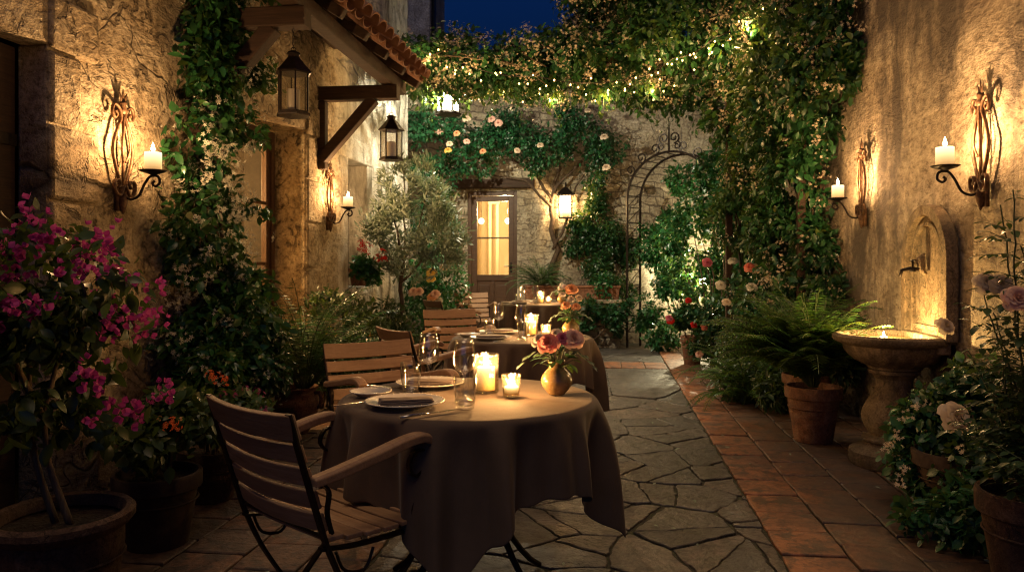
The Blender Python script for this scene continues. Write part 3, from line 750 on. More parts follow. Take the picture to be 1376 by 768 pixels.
def make_cloth(seed, rot):
    rd = random.Random(seed); ph = [rd.uniform(0, 6.28) for _ in range(8)]
    nA, V, F_ = 288, [], []; half = .765
    rings_in = [0, .1, .2, .3, .38, .43, .46]; nh = 26
    for i in range(nA):
        a = 2*PI*i/nA; b = (a-rot) % (PI/2)      # corner where b = pi/4
        e = max(abs(math.cos(a-rot)), abs(math.sin(a-rot))); L = half/e; L = min(L, 1.0)
        cn = max(0, 1-abs(b-PI/4)/(PI/4)); cn = cn**1.6
        for r in rings_in:
            V.append((r*math.cos(a), r*math.sin(a), TZ+.0015+.0012*noise.noise(Vector((r*math.cos(a)*6, r*math.sin(a)*6, seed)))))
        drop = L-TR
        # folds: sharper than a sine, deeper further down
        f = (math.sin(11*a+ph[0]+.8*math.sin(2*a+ph[1])) + .55*math.sin(17*a+ph[2]+1.1*math.sin(3*a+ph[3])) + .35*math.sin(29*a+ph[4]))/1.9
        f = math.copysign(abs(f)**.8, f)
        for k in range(nh):
            u = k/(nh-1); s = u*drop
            th = min(s/.035, 1)*PI/2            # roll over the table edge
            r0 = TR-.012+.018*math.sin(th); z = TZ-.016*(1-math.cos(th)) - max(0, s-.035)*.985
            h = max(0, s-.03); amp = .060*(1-math.exp(-h/.14))*(1+.5*cn)
            fl = h*(.02+.03*cn)
            side = .02*h*math.sin(5*a+ph[5])
            r = r0 + fl + f*amp + amp*.15
            a2 = a + .11*h*math.sin(11*a+ph[0]+1.2) + .045*h*math.sin(7*a+ph[6])
            # corner cones twist a little sideways
            a2 += cn*h*.10*math.sin(ph[7]+a*2)
            V.append((r*math.cos(a2), r*math.sin(a2), z + .004*math.sin(40*a+ph[3])*u))
    K = len(rings_in)+nh
    for i in range(nA):
        j = (i+1) % nA
        for k in range(K-1): F_.append((i*K+k, j*K+k, j*K+k+1, i*K+k+1))
    o = np_mesh('tablecloth', V, F_, M['cloth'], None, True)
    md = o.modifiers.new('s', 'SOLIDIFY'); md.thickness = .0022; md.offset = 1
    md = o.modifiers.new('u', 'SUBSURF'); md.levels = 1; md.render_levels = 1
    return o
def glass_lathe(name, prof, label, cat, mat='glass', n=28):
    m = MB(); m.lathe(prof, n); o = m.build(name, M[mat], None, True); return tag(o, label, cat)
def arc(r0, z0, r1, z1, bulge, n=8):
    out = []
    for i in range(n+1):
        u = i/n; out.append((r0+(r1-r0)*u + bulge*math.sin(PI*u), z0+(z1-z0)*u))
    return out
WINE = [(.001,.0),(.034,.0),(.036,.002),(.030,.004),(.012,.008),(.0045,.016),(.0036,.03),(.0036,.085),(.0055,.096),(.014,.104)] + [(.014+.026*math.sin(u*PI/2), .104+.036*(1-math.cos(u*PI/2))) for u in np.linspace(.1,1,8)] + [(.0405,.150),(.0385,.172),(.0345,.197),(.0315,.217),(.0308,.217),(.0337,.197),(.0377,.172)] + [(.0397,.15),(.036,.128),(.024,.112),(.001,.106)]
TUMB = [(.001,.0),(.026,.0),(.030,.004)] + [(.030+.0095*math.sin(u*PI*.62), .004+.111*u) for u in np.linspace(.1,1,10)] + [(.0375,.1155),(.0365,.1155)] + [(.0285+.0095*math.sin(u*PI*.62), .004+.111*u) for u in np.linspace(.96,.12,9)] + [(.022,.012),(.001,.011)]
def plate(r, name, label):
    m = MB(); m.lathe([(.001,.004),(r*.62,.004),(r*.66,.001),(r*.60,.0),(r*.6,-.0005)][::-1][:0] + [(.001,.0005),(r*.60,.0005),(r*.64,.003),(r*.80,.011),(r*.97,.0155),(r,.0175),(r*.985,.0195),(r*.96,.018),(r*.79,.0145),(r*.66,.0075),(r*.60,.0055),(.001,.0055)], 56)
    o = m.build(name, M['ceramic'], None, True)
    t = thing(name, label, 'plate'); o.name = 'dish'; o.parent = t
    m = MB(); k = int(r*260)
    for i in range(k):
        a = 2*PI*i/k; m.lathe([(.0001,-.0024),(.0021,-.001),(.0021,.001),(.0001,.0024)], 6, (r*.975*math.cos(a), r*.975*math.sin(a), .0196))
    m.build('beaded_rim', M['ceramic'], t, True); return t
def napkin():
    t = thing('napkin', '', 'napkin'); m = MB(); n = 14
    for ly in range(3):      # three flat folded layers joined by a rolled edge
        vs = []; z0 = .003+ly*.0055; w, l = .072-.004*ly, .19-.006*ly
        for i in range(n+1):
            for j in range(n+1):
                u, v = i/n*2-1, j/n*2-1
                z = z0 + .0025*noise.noise(Vector((u*2+ly*3, v*2, 1))) + .0035*(1-u*u)*(ly/2)
                vs.append((v*l/2, u*w/2+.002*ly, z))
        fs = [(i*(n+1)+j, (i+1)*(n+1)+j, (i+1)*(n+1)+j+1, i*(n+1)+j+1) for i in range(n) for j in range(n)]
        m.add(vs, fs)
    m.build('folded_linen', M['napkin'], t, True, solid=.0042, bevel=.0012)
    m = MB(); m.sweep([(-.092+.184*i/10, .036, .009+.0006*math.sin(i)) for i in range(11)], [(.008*math.cos(a), .0075*math.sin(a)) for a in np.linspace(0, 2*PI, 10, endpoint=False)]); m.build('rolled_edge', M['napkin'], t, True)
    return t
def knife():
    t = thing('knife', '', 'knife'); m = MB()
    m.sweep([(-.115,0,.0045),(-.07,0,.005),(-.03,0,.0045),(-.012,0,.004)], [(.0055*math.cos(a), .0035*math.sin(a)) for a in np.linspace(0, 2*PI, 10, endpoint=False)], scale=[1.15,1.05,.85,.7]); m.build('handle', M['steel'], t, True)
    m = MB(); V = []
    for i in range(13):
        u = i/12; w = .009*(1-.75*max(0, u-.75)/.25*(u > .75)); x = -.012+.127*u
        V += [(x, -.006, .0035), (x, -.006+2*w*.9, .0038), (x, -.006, .0052), (x, -.006+2*w*.9, .0042)]
    fs = []
    for i in range(12):
        b = 4*i; fs += [(b, b+4, b+5, b+1), (b+2, b+3, b+7, b+6), (b, b+2, b+6, b+4), (b+1, b+5, b+7, b+3)]
    fs += [(48,49,51,50),(0,1,3,2)]; m.add(V, fs); m.build('blade', M['steel'], t); return t
def fork():
    t = thing('fork', '', 'fork'); m = MB()
    m.flat([(-.10,0,.003),(-.05,0,.005),(0,0,.007),(.03,0,.005)], .010, .0025); m.build('handle', M['steel'], t, bevel=.001)
    m = MB(); m.box((.042,0,.0045), (.028,.024,.0022))
    for k in range(4): m.flat([(.055,-.0096+.0064*k,.0045),(.08,-.0096+.0064*k,.0035),(.098,-.009+.006*k,.007)], .0032, .002)
    m.build('tines', M['steel'], t); return t
def candle(r, h, label, wick=.008, fl=1.0, cat='candle', group=None, lit=True):
    t = thing('candle', label, cat, group=group); m = MB()
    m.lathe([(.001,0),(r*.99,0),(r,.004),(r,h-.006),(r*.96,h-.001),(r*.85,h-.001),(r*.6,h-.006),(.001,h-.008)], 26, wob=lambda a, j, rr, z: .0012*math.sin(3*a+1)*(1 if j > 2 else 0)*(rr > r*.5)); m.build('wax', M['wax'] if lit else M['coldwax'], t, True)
    m = MB(); m.tube([(0,0,h-.009),(.0005,0,h+wick)], .0012, 5); m.build('wick', M['iron'], t)
    if lit:
        fl *= 1.55; m = MB(); H = .034*fl; m.lathe([(.0003,0)]+[(.0068*fl*math.sin(PI*u**.62)*(1-.15*u), H*u) for u in np.linspace(.06,.94,10)]+[(.0003,H)], 12, (0,0,h+wick-.006)); m.build('flame', M['flame'], t, True)
    return t

tables = [(-.16, 2.86), (.071, 5.19), (.30, 9.6)]
TN = ['nearest', 'middle', 'farthest']
wt = [w2(*p) for p in tables]
tab0 = make_table()
T1 = Vector((wt[0][0], wt[0][1], 0))
def P1(px, py): a = at_z(px, py, TZ+.004); return (a[0], a[1], TZ+.004)
for i, (x, y) in enumerate(wt):
    o = tab0 if i == 0 else dup(tab0, (0,0,0)); o.location = (x, y, GZ-.002)
    o['label'] = ['round table with bent iron legs under the nearest brown cloth', 'round table under the middle brown cloth between the slatted chairs', 'round table under the farthest brown cloth before the back door'][i]; o['group'] = 'round dining tables'
    c = make_cloth(3+i*5, R(40)+YAW); c.location = (x, y, GZ)
    tag(c, ['taupe linen cloth with hanging corners draped over the nearest round table', 'taupe linen cloth falling over the middle round table', 'taupe linen cloth over the farthest round table'][i], 'tablecloth', 'taupe tablecloths')
TOPZ = TZ+GZ+.006
def onT(px, py):
    a = at_z(px, py, TOPZ); return Vector((a[0], a[1], TOPZ))
# masters, laid out on the nearest table
def face(px, py): return 0
wine = MB(); wine.lathe(WINE, 28)
items = []
def put(o, px, py, labels, group, rz=0.0, dz=0.0):
    p = onT(px, py); off = p - T1
    items.append((o, off+Vector((0,0,dz)), rz, labels, group))
w0 = wine.build('wine_glass', M['glass'], None, True); tag(w0, 'x', 'wine glass')
put(w0, 576, 523, ['empty stemmed wine glass behind the napkin plates on the nearest table', 'stemmed wine glass farther left on the middle table', 'left stemmed wine glass on the farthest table'], 'stemmed wine glasses')
w1 = w0.copy(); COL.objects.link(w1); put(w1, 624, 538, ['empty stemmed wine glass just left of the tall candle jar on the nearest table', 'stemmed wine glass next to the candle jar on the middle table', 'stemmed wine glass next to the candle jar on the farthest table'], 'stemmed wine glasses')
m = MB(); m.lathe(TUMB, 28); t0 = m.build('tumbler', M['glass'], None, True); tag(t0, 'x', 'tumbler')
put(t0, 552, 527, ['stemless tumbler between the two plates on the nearest table', 'stemless tumbler between the plates on the middle table', 'stemless tumbler between the plates on the farthest table'], 'stemless tumblers')
t1 = t0.copy(); COL.objects.link(t1); put(t1, 625, 549, ['stemless tumbler standing at the front edge of the nearest table', 'stemless tumbler at the front of the middle table', 'stemless tumbler at the front of the farthest table'], 'stemless tumblers')
pl = plate(.138, 'dinner_plate', 'x'); put(pl, 544, 544, ['white beaded dinner plate with folded napkin at the front of the nearest table', 'white dinner plate with napkin at the front of the middle table', 'white dinner plate with napkin at the front of the farthest table'], 'white dinner plates')
pl2 = dup(pl, (0,0,0)); put(pl2, 578, 518, ['white dinner plate with napkin at the back of the nearest table', 'white dinner plate with napkin at the back of the middle table', 'white dinner plate with napkin at the back of the farthest table'], 'white dinner plates')
sp = plate(.078, 'side_plate', 'x'); put(sp, 498, 531, ['small empty white side plate at the left edge of the nearest table', 'small white side plate at the left edge of the middle table', 'small white side plate on the farthest table'], 'small side plates')
nk = napkin(); put(nk, 546, 544, ['folded grey linen napkin on the front plate of the nearest table', 'folded napkin on the front plate of the middle table', 'folded napkin on the front plate of the farthest table'], 'folded napkins', YAW+R(14), .0062)
nk2 = dup(nk, (0,0,0)); put(nk2, 580, 518, ['folded grey linen napkin on the back plate of the nearest table', 'folded napkin on the back plate of the middle table', 'folded napkin on the back plate of the farthest table'], 'folded napkins', YAW+R(-8), .0062)
kn = knife(); put(kn, 580, 556, ['steel knife lying right of the front plate on the nearest table', 'steel knife right of the front plate on the middle table', 'steel knife on the front of the farthest table'], 'steel knives', YAW+R(38))
kn2 = dup(kn, (0,0,0)); put(kn2, 523, 521, ['steel knife lying behind the side plate on the nearest table', 'steel knife behind the side plate on the middle table', 'steel knife behind the side plate on the farthest table'], 'steel knives', YAW+R(152))
fk = fork(); put(fk, 487, 543, ['steel fork poking out beneath the side plate on the nearest table', 'steel fork beside the side plate on the middle table', 'steel fork beside the side plate on the farthest table'], 'steel forks', YAW+R(25))
# hurricane jar with pillar candle, small votive
hj = thing('candle_jar', 'x', 'candle jar'); m = MB(); m.lathe([(.001,0),(.046,0),(.049,.004),(.049,.143),(.0475,.145),(.046,.143),(.046,.008),(.001,.006)], 32); m.build('hobnail_glass', M['hob'], hj, True)
m = MB()
for rr in range(2):
    for k in range(26):
        a = 2*PI*(k+.5*rr)/26; m.lathe([(.0001,-.0022),(.0020,-.0008),(.0020,.0008),(.0001,.0022)], 6, (.0495*math.cos(a), .0495*math.sin(a), .005+rr*.136))
m.build('beaded_band', M['glass'], hj, True)
put(hj, 653, 526, ['tall beaded glass jar holding a lit pillar candle on the nearest table', 'tall glass jar holding a lit candle on the middle table', 'tall glass jar holding a lit candle on the farthest table'], 'glass candle jars')
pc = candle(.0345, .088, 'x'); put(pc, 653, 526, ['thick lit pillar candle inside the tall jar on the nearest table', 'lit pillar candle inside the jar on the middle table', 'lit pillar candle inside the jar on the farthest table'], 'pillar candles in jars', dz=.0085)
vo = thing('votive_glass', 'x', 'candle holder'); m = MB(); m.lathe([(.001,0),(.028,0),(.030,.003),(.0365,.080),(.0352,.082),(.034,.080),(.0285,.010),(.001,.008)], 28); m.build('hobnail_glass', M['hob'], vo, True)
put(vo, 687, 532, ['small hobnail glass votive between the candle jar and vase on the nearest table', 'small glass votive beside the candle jar on the middle table', 'small glass votive beside the candle jar on the farthest table'], 'glass votives')
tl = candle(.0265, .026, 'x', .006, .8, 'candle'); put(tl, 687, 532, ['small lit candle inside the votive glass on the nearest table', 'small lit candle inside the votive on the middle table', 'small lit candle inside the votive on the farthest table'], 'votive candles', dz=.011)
va = thing('vase', 'x', 'vase'); m = MB(); m.lathe([(.001,0),(.030,0),(.033,.004)]+[(.033+.026*math.sin(PI*u*.95), .004+.088*u) for u in np.linspace(.08,.92,12)]+[(.030,.098),(.028,.106),(.0285,.114),(.034,.122),(.0335,.1245),(.030,.1235),(.0255,.114),(.025,.10),(.001,.095)], 36); m.build('body', M['vase'], va, True)
m = MB(); m.tube([(.0292*math.cos(a), .0292*math.sin(a), .101) for a in np.linspace(0, 2*PI, 24, endpoint=False)], .0016, 5, True); m.build('neck_ring', M['vase'], va, True)
VL = ['round ochre glazed vase of roses on the nearest table', 'round ochre vase of peach roses on the middle table', 'small pale vase on the farthest table']
put(va, 748, 529, VL, 'ochre vases')

# ------------------------------------------------------------------ sconces
def make_sconce():
    t = thing('wall_sconce', '', 'sconce')   # local: wall plane is xz at y=0, arm reaches along +y ; z=0 at arm root
    def spl(P, n=6):
        out = []
        for i in range(len(P)-1):
            p0, p1, p2, p3 = P[max(i-1,0)], P[i], P[i+1], P[min(i+2, len(P)-1)]
            for k in range(n):
                u = k/n; out.append(tuple(.5*((2*b)+(-a+c)*u+(2*a-5*b+4*c-d)*u*u+(-a+3*b-3*c+d)*u**3) for a, b, c, d in zip(p0, p1, p2, p3)))
        out.append(tuple(P[-1])); return out
    m = MB(); m.tube([(0,.035,-.10),(0,.035,.44)], .0085, 7); m.build('stem', M['rust'], t, True)
    for s in (-1, 1):
        m = MB(); m.flat(spl([(s*.012,.035,-.05),(s*.03,.035,.02),(s*.075,.035,.13),(s*.085,.035,.22),(s*.05,.035,.32),(s*.018,.035,.38),(s*.03,.035,.43),(s*.075,.035,.45),(s*.095,.035,.41),(s*.075,.035,.375),(s*.055,.035,.395),(s*.066,.035,.415)]), .010, .016, ref=(0,1,0)); m.build('side_bar', M['rust'], t, True)
        m = MB(); m.flat(spl([(s*.010,.045,.0),(s*.045,.045,-.055),(s*.085,.045,-.035),(s*.09,.045,.015),(s*.06,.045,.03),(s*.042,.045,.005),(s*.06,.045,-.012)]), .010, .022, ref=(0,1,0)); m.build('foot_scroll', M['rust'], t, True)
    m = MB()
    for s in (-1, 1): m.flat(spl([(s*.008,.045,.13),(s*.034,.055,.21),(s*.014,.05,.33),(s*.004,.04,.39)]), .007, .010, ref=(0,1,0))
    m.build('inner_bar', M['rust'], t, True)
    m = MB(); m.lathe([(.001,.40),(.02,.41),(.023,.43),(.012,.447),(.02,.458),(.016,.475),(.001,.48)], 12, (0,.035,0))
    for a, tl_ in ((0, 0), (-.55, .02), (.55, .02)):
        P = [(math.sin(a)*.075*u, .035, .47+math.cos(a)*.085*u-tl_*.5) for u in (0, .3, .6, 1)]
        m.sweep(P, [(-.014,0),(0,.006),(.014,0),(0,-.006)], ref=(0,1,0), scale=[.6,1,.7,.05])
    m.build('leaf_finial', M['rust'], t, True)
    m = MB(); m.lathe([(.001,-.16),(.008,-.15),(.02,-.11),(.028,-.07),(.02,-.045),(.001,-.04)], 12, (0,.035,0)); m.box((0,.012,-.07), (.05,.024,.14)); m.build('wall_plate', M['rust'], t, True); m = MB(); m.box((0,.012,.40), (.03,.024,.05)); m.build('wall_clip', M['rust'], t)
    m = MB(); m.tube(spl([(0,.04,-.055),(0,.08,-.075),(0,.13,-.055),(0,.165,.01),(0,.20,.052),(0,.245,.05),(0,.255,.015),(0,.23,-.004),(0,.212,.012),(0,.225,.026)]), .0075, 7); m.build('arm', M['iron'], t, True)
    m = MB(); m.lathe([(.001,.058),(.012,.060),(.03,.066),(.062,.076),(.075,.084),(.073,.086),(.06,.079),(.03,.070),(.001,.068)], 28, (0,.215,0)); m.build('drip_pan', M['iron'], t, True)
    return t
s0 = make_sconce()
SC = [((XL+.0, 0), 155, 250, 'l', 'iron sconce on the left wall between the near doorway and the flowering vine', 'thick lit candle on the sconce nearest the near doorway'),
      ((XL+.0, 0), 438, 290, 'l', 'small looking iron sconce on the left wall beyond the glazed doorway', 'lit candle on the left wall sconce beyond the glazed doorway'),
      ((XR, 0), 1330, 243, 'r', 'iron sconce on the right wall above the dark rose stems', 'thick lit candle on the right sconce nearest the camera above the fountain'),
      ((XR, 0), 1166, 280, 'r', 'iron sconce on the right wall next to the hanging jasmine', 'lit candle on the right wall sconce next to the hanging jasmine')]
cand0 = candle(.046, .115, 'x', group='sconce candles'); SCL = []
for i, ((X, _), px, py, sd, lb, lc) in enumerate(SC):
    u = (px-688)/F; d = X/(u*CY-SY); y = d*(u*SY+CY); z = EYE+(355-py)/F*d
    o = s0 if i == 0 else dup(s0, (0,0,0)); rz = -PI/2 if sd == 'l' else PI/2; s = 1 if sd == 'l' else -1
    o.location = (X+s*.012, y, z); o.rotation_euler = (0,0,rz); tag(o, lb, 'sconce', 'wrought iron wall sconces')
    c = cand0 if i == 0 else dup(cand0, (0,0,0)); c.location = (X+s*(.012+.215), y, z+.0715); c.rotation_euler = (0,0,i*1.3); c['label'] = lc
    SCL.append((X+s*.227, y, z+.0715+.115+.022))

# ------------------------------------------------------------------ lanterns
def make_lantern(kind='hex', pane='pane', n=6, r=.105, h=.25):
    t = thing('lantern', '', 'lantern')     # origin at the hanging ring top, hangs down
    zt = -.17; zb = zt-h
    m = MB(); rr = r+.012
    m.lathe([(.001,zb-.030),(rr*.98,zb-.030),(rr,zb-.026),(rr,zb-.014),(r,zb-.010),(r,zb),(.001,zb)], n); m.build('base', M['iron'], t)
    m = MB(); m.lathe([(.001,zt-.002),(r,zt-.002),(r*1.20,zt+.004),(r*1.18,zt+.012),(r*.80,zt+.055),(r*.42,zt+.105),(r*.36,zt+.112),(r*.36,zt+.128),(r*.46,zt+.132),(r*.40,zt+.140),(r*.12,zt+.155),(.001,zt+.156)], n); m.build('roof', M['iron'], t)
    for k in range(n):
        a = 2*PI*k/n; m = MB(); m.box((r*.955*math.cos(a), r*.955*math.sin(a), (zt+zb)/2), (.010,.010,h), Matrix.Rotation(a, 3, 'Z')); m.build('post', M['iron'], t)
    for k in range(n):
        a, b = 2*PI*k/n, 2*PI*(k+1)/n; q = r*.93; m = MB(); m.add([(q*math.cos(a),q*math.sin(a),zb+.001),(q*math.cos(b),q*math.sin(b),zb+.001),(q*math.cos(b),q*math.sin(b),zt-.003),(q*math.cos(a),q*math.sin(a),zt-.003)], [(0,1,2,3)]); m.build('pane', M[pane], t)
    m = MB(); m.tube([(.016*math.cos(a), 0, -.001+.016*math.sin(a)-.008) for a in np.linspace(0, 2*PI, 14, endpoint=False)], .003, 5, True); m.build('ring', M['iron'], t)
    return t
def chain(parent, L, z0=.0):
    m = MB(); k = int(L/.022)
    for i in range(k+1):
        z = z0+i*.022+.008; P = [(.006*math.cos(a), 0, z+.014*math.sin(a)) if i % 2 else (0, .006*math.cos(a), z+.014*math.sin(a)) for a in np.linspace(0, 2*PI, 10, endpoint=False)]
        m.tube(P, .0018, 4, True)
    return m.build('chain', M['iron'], parent)
ln0 = make_lantern(); ln0.location = (-2.06, 4.85, 2.70); tag(ln0, 'unlit six sided black lantern hanging under the porch roof near the flowering vine', 'lantern', group='hanging lanterns')
ln1 = dup(ln0, (-2.03, 7.07, 2.705), .3, 'small dark lantern hanging from the wooden bracket in front of the pale wall')
ln2 = dup(ln0, (0,0,0), .1, 'brightly lit lantern hanging among leaves under the overhead canopy'); 
p = at(602, 112, 9.3); ln2.location = (p[0], p[1], p[2]+.22); ln2.scale = (1.35, 1.35, 1.35)
for c in ln2.children:
    if c.name.startswith('pane'): c.data = c.data.copy(); c.data.materials[0] = M['frost']
for l, L_ in ((ln0, .14), (ln1, .13), (ln2, .22)): chain(l, L_)
for l, lb, lit in ((ln0, 'pale unlit candle inside the lantern near the flowering vine', 0), (ln1, 'pale unlit candle inside the lantern on the bracket', 0), (ln2, 'lit candle inside the bright lantern under the canopy', 1)):
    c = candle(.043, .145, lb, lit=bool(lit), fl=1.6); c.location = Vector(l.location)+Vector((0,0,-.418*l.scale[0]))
# square wall lantern by the far door
wl = thing('wall_lantern', 'lit square wall lantern beside the climbing rose to the right of the far door', 'lantern', (0,0,0)); p = at(760, 292, 12.2); wl.location = p
m = MB(); m.lathe([(.001,-.02),(.15,-.02),(.15,0),(.001,0)], 4, a0=PI/4, a1=2*PI+PI/4); m.build('base', M['iron'], wl)
m = MB(); m.lathe([(.001,.34),(.19,.34),(.185,.36),(.08,.45),(.03,.48),(.001,.485)], 4, a0=PI/4, a1=2*PI+PI/4); m.build('roof', M['iron'], wl)
for k in range(4):
    a = PI/4+k*PI/2; b = a+PI/2; m = MB(); m.box((.14*math.cos(a), .14*math.sin(a), .17), (.016,.016,.34)); m.build('post', M['iron'], wl)
    m = MB(); q = .135; m.add([(q*math.cos(a),q*math.sin(a),.001),(q*math.cos(b),q*math.sin(b),.001),(q*math.cos(b),q*math.sin(b),.339),(q*math.cos(a),q*math.sin(a),.339)], [(0,1,2,3)]); m.build('pane', M['frost'], wl)
m = MB(); m.tube([(0,0,.485),(0,.03,.56),(0,.14,.56),(0,.24,.5)], .010, 6); m.build('bracket', M['iron'], wl)
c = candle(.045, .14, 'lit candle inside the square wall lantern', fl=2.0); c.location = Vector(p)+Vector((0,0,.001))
WL = Vector(p)+Vector((0,0,.20)); LN2 = Vector(ln2.location)+Vector((0,0,-.26))

# ------------------------------------------------------------------ string lights through the canopy
def garland(name, label, ctrl, nb, seed, sag=.05):
    t = thing(name, label, 'string lights'); rd = random.Random(seed); P = []
    for i in range(len(ctrl)-1):
        a, b = Vector(ctrl[i]), Vector(ctrl[i+1])
        for k in range(12): u = k/12; q = a.lerp(b, u); q.z -= sag*4*u*(1-u); P.append(q)
    P.append(Vector(ctrl[-1])); m = MB(); m.tube(P, .0042, 5); m.build('cable', M['iron'], t)
    bm_ = MB(); bm_.lathe([(.0005,0.0),(.005,-.004),(.0072,-.010),(.0055,-.017),(.0005,-.021)], 8); first = None
    for i in range(nb):
        s = (i+.5)/nb*(len(P)-1); k = int(s); q = P[k].lerp(P[min(k+1, len(P)-1)], s-k)
        if first is None: o = bm_.build('bulb', M['bulb'], t, True); first = o
        else: o = first.copy(); COL.objects.link(o); o.parent = t
        o.location = q+Vector((rd.uniform(-.07,.07), rd.uniform(-.30,.05), rd.uniform(-.14,.05)))
    return t, P
g1, GP1 = garland('string_lights', 'warm string lights swagged along the front edge of the leafy canopy', [at(540, 52, 8.2), at(625, 86, 8.0), at(720, 102, 7.9), at(835, 108, 7.8), at(905, 78, 7.6), at(960, 50, 7.4), at(1035, 2, 7.1)], 54, 1)
g2, GP2 = garland('string_lights', 'second strand of string lights hanging lower and farther back in the canopy', [at(575, 78, 9.0), at(660, 118, 8.9), at(760, 124, 8.9), at(850, 116, 8.7), at(930, 90, 8.4)], 34, 2)

# ------------------------------------------------------------------ wall fountain
FX, FY = 1.77, 5.05
FX += .02
ft = thing('wall_fountain', 'carved stone wall fountain with round basin on a baluster against the right wall', 'fountain', (FX, FY, GZ))
m = MB(); m.lathe([(.001,0),(.255,0),(.262,.012),(.262,.085),(.245,.10),(.21,.108),(.185,.12),(.175,.14),(.19,.155),(.19,.165)], 40); m.build('plinth', M['fountain'], ft, 'auto')
m = MB(); m.lathe([(.19,.165),(.165,.175),(.145,.19)]+[(.145+.045*math.sin(PI*u), .19+.22*u) for u in np.linspace(.1,1,10)]+[(.12,.44),(.105,.50),(.108,.54),(.135,.565),(.15,.575),(.15,.592),(.13,.60),(.001,.60)], 40); m.build('baluster', M['fountain'], ft, 'auto')
def wobB(a, j, r, z): return (.010*abs(math.cos(9*a))*(r > .18) if .62 < z < .73 and j < 12 else 0)
BZ = .60
m = MB(); prof = [(.001,BZ+.001),(.16,BZ+.001),(.165,BZ+.015),(.20,BZ+.035),(.25,BZ+.06),(.295,BZ+.10),(.318,BZ+.135),(.322,BZ+.15),(.335,BZ+.155),(.37,BZ+.168),(.385,BZ+.185),(.385,BZ+.205),(.37,BZ+.217),(.34,BZ+.218),(.325,BZ+.208),(.31,BZ+.17),(.25,BZ+.12),(.001,BZ+.10)]
m.lathe(prof, 72, wob=wobB)
m.v = [(min(x*.94 if x < 0 else x, XR-.055-FX), y*.94, z) for x, y, z in m.v]
m.build('basin', M['fountain'], ft, 'auto')
m = MB(); m.lathe([(.001,BZ+.186),(.318,BZ+.186)], 40); m.v = [(min(x, XR-.06-FX), y, z) for x, y, z in m.v]
def m_water():
    m_, nt = new_mat('basin water'); P = pos(nt)
    b = N(nt, 'ShaderNodeBsdfPrincipled', {'Base Color': (.24,.14,.05,1), 'Roughness': .06, 'Specular IOR Level': .7, 'Normal': bump(nt, noi(nt, P, 22, 2), .25, .004)})
    N(nt, 'ShaderNodeOutputMaterial', {0: b.outputs[0]}); return m_
m.v = [(x*.94 if x < 0 else x, y*.94, z) for x, y, z in m.v]; M['water'] = m_water(); m.build('water_surface', M['water'], ft)
# arched back panel
m = MB(); m.box((XR-FX-.085, 0, BZ+.17), (.075, .60, .10)); m.build('rear_ledge', M['fountain'], ft, bevel=.01)
BX = XR-FX
def archpts(w, zs, n=18, z0=None): return [(-w, z0)] + [(-w, zs)] + [(w*math.cos(a), zs+w*math.sin(a)) for a in np.linspace(PI, 0, n)][1:-1] + [(w, zs), (w, z0)]
def archslab(m, w, zs, z0, x0, x1):
    P = archpts(w, zs, 22, z0); k = len(P)
    m.add([(x0, a, b) for a, b in P]+[(x1, a, b) for a, b in P], [tuple(range(k)), tuple(range(2*k-1, k-1, -1))]+[(i, k+i, k+(i+1) % k, (i+1) % k) for i in range(k)])
m = MB(); archslab(m, .295, 1.28, .78, BX-.055, BX-.001); m.build('back_panel', M['fountain'], ft, bevel=.006)
m = MB()
for wd, th, x in ((.31,.066,BX-.085), (.225,.028,BX-.066)):
    P = archpts(wd, 1.28, 22, .80); m.sweep([(x+.03, a, b) for a, b in P], [(-th/2,-.04),(th/2,-.04),(th/2,.025),(th*.25,.04),(-th*.25,.04),(-th/2,.025)], ref=(1,0,0))
m.build('arch_moulding', M['fountain'], ft, 'auto', bevel=.004)
m = MB(); m.box((BX-.062,0,.86),(.03,.38,.03)); m.build('panel_moulding', M['fountain'], ft, bevel=.004)
m = MB()
for k in range(4): m.sweep([(BX-.075-.01*k,0,1.19+.02*k),(BX-.10-.005*k,0,1.22+.02*k),(BX-.08,0,1.26+.02*k)], [(.028*math.cos(a), .022*math.sin(a)) for a in np.linspace(0, 2*PI, 9, endpoint=False)], scale=[.6,1,.3])
m.build('shell_boss', M['fountain'], ft, True)
sp_ = MB(); sp_.tube([(BX-.08,0,1.22),(BX-.17,0,1.225),(BX-.215,0,1.215),(BX-.225,0,1.175)], [.011,.013,.011,.010], 9); sp_.tube([(BX-.15,0,1.225),(BX-.15,0,1.275)], .007, 7); sp_.tube([(BX-.15,-.035,1.277),(BX-.15,.035,1.277)], .006, 7); sp_.lathe([(.001,0),(.02,.0),(.02,.02),(.001,.02)], 10, (BX-.15,0,1.205)); sp_.build('tap', M['iron'], ft, True)
c = candle(.022, .02, 'small lit floating candle in the water of the stone fountain basin', .004, .7); c.location = (FX-.07, FY-.02, GZ+BZ+.182); FC = Vector((FX-.07, FY-.02, GZ+BZ+.182+.07))

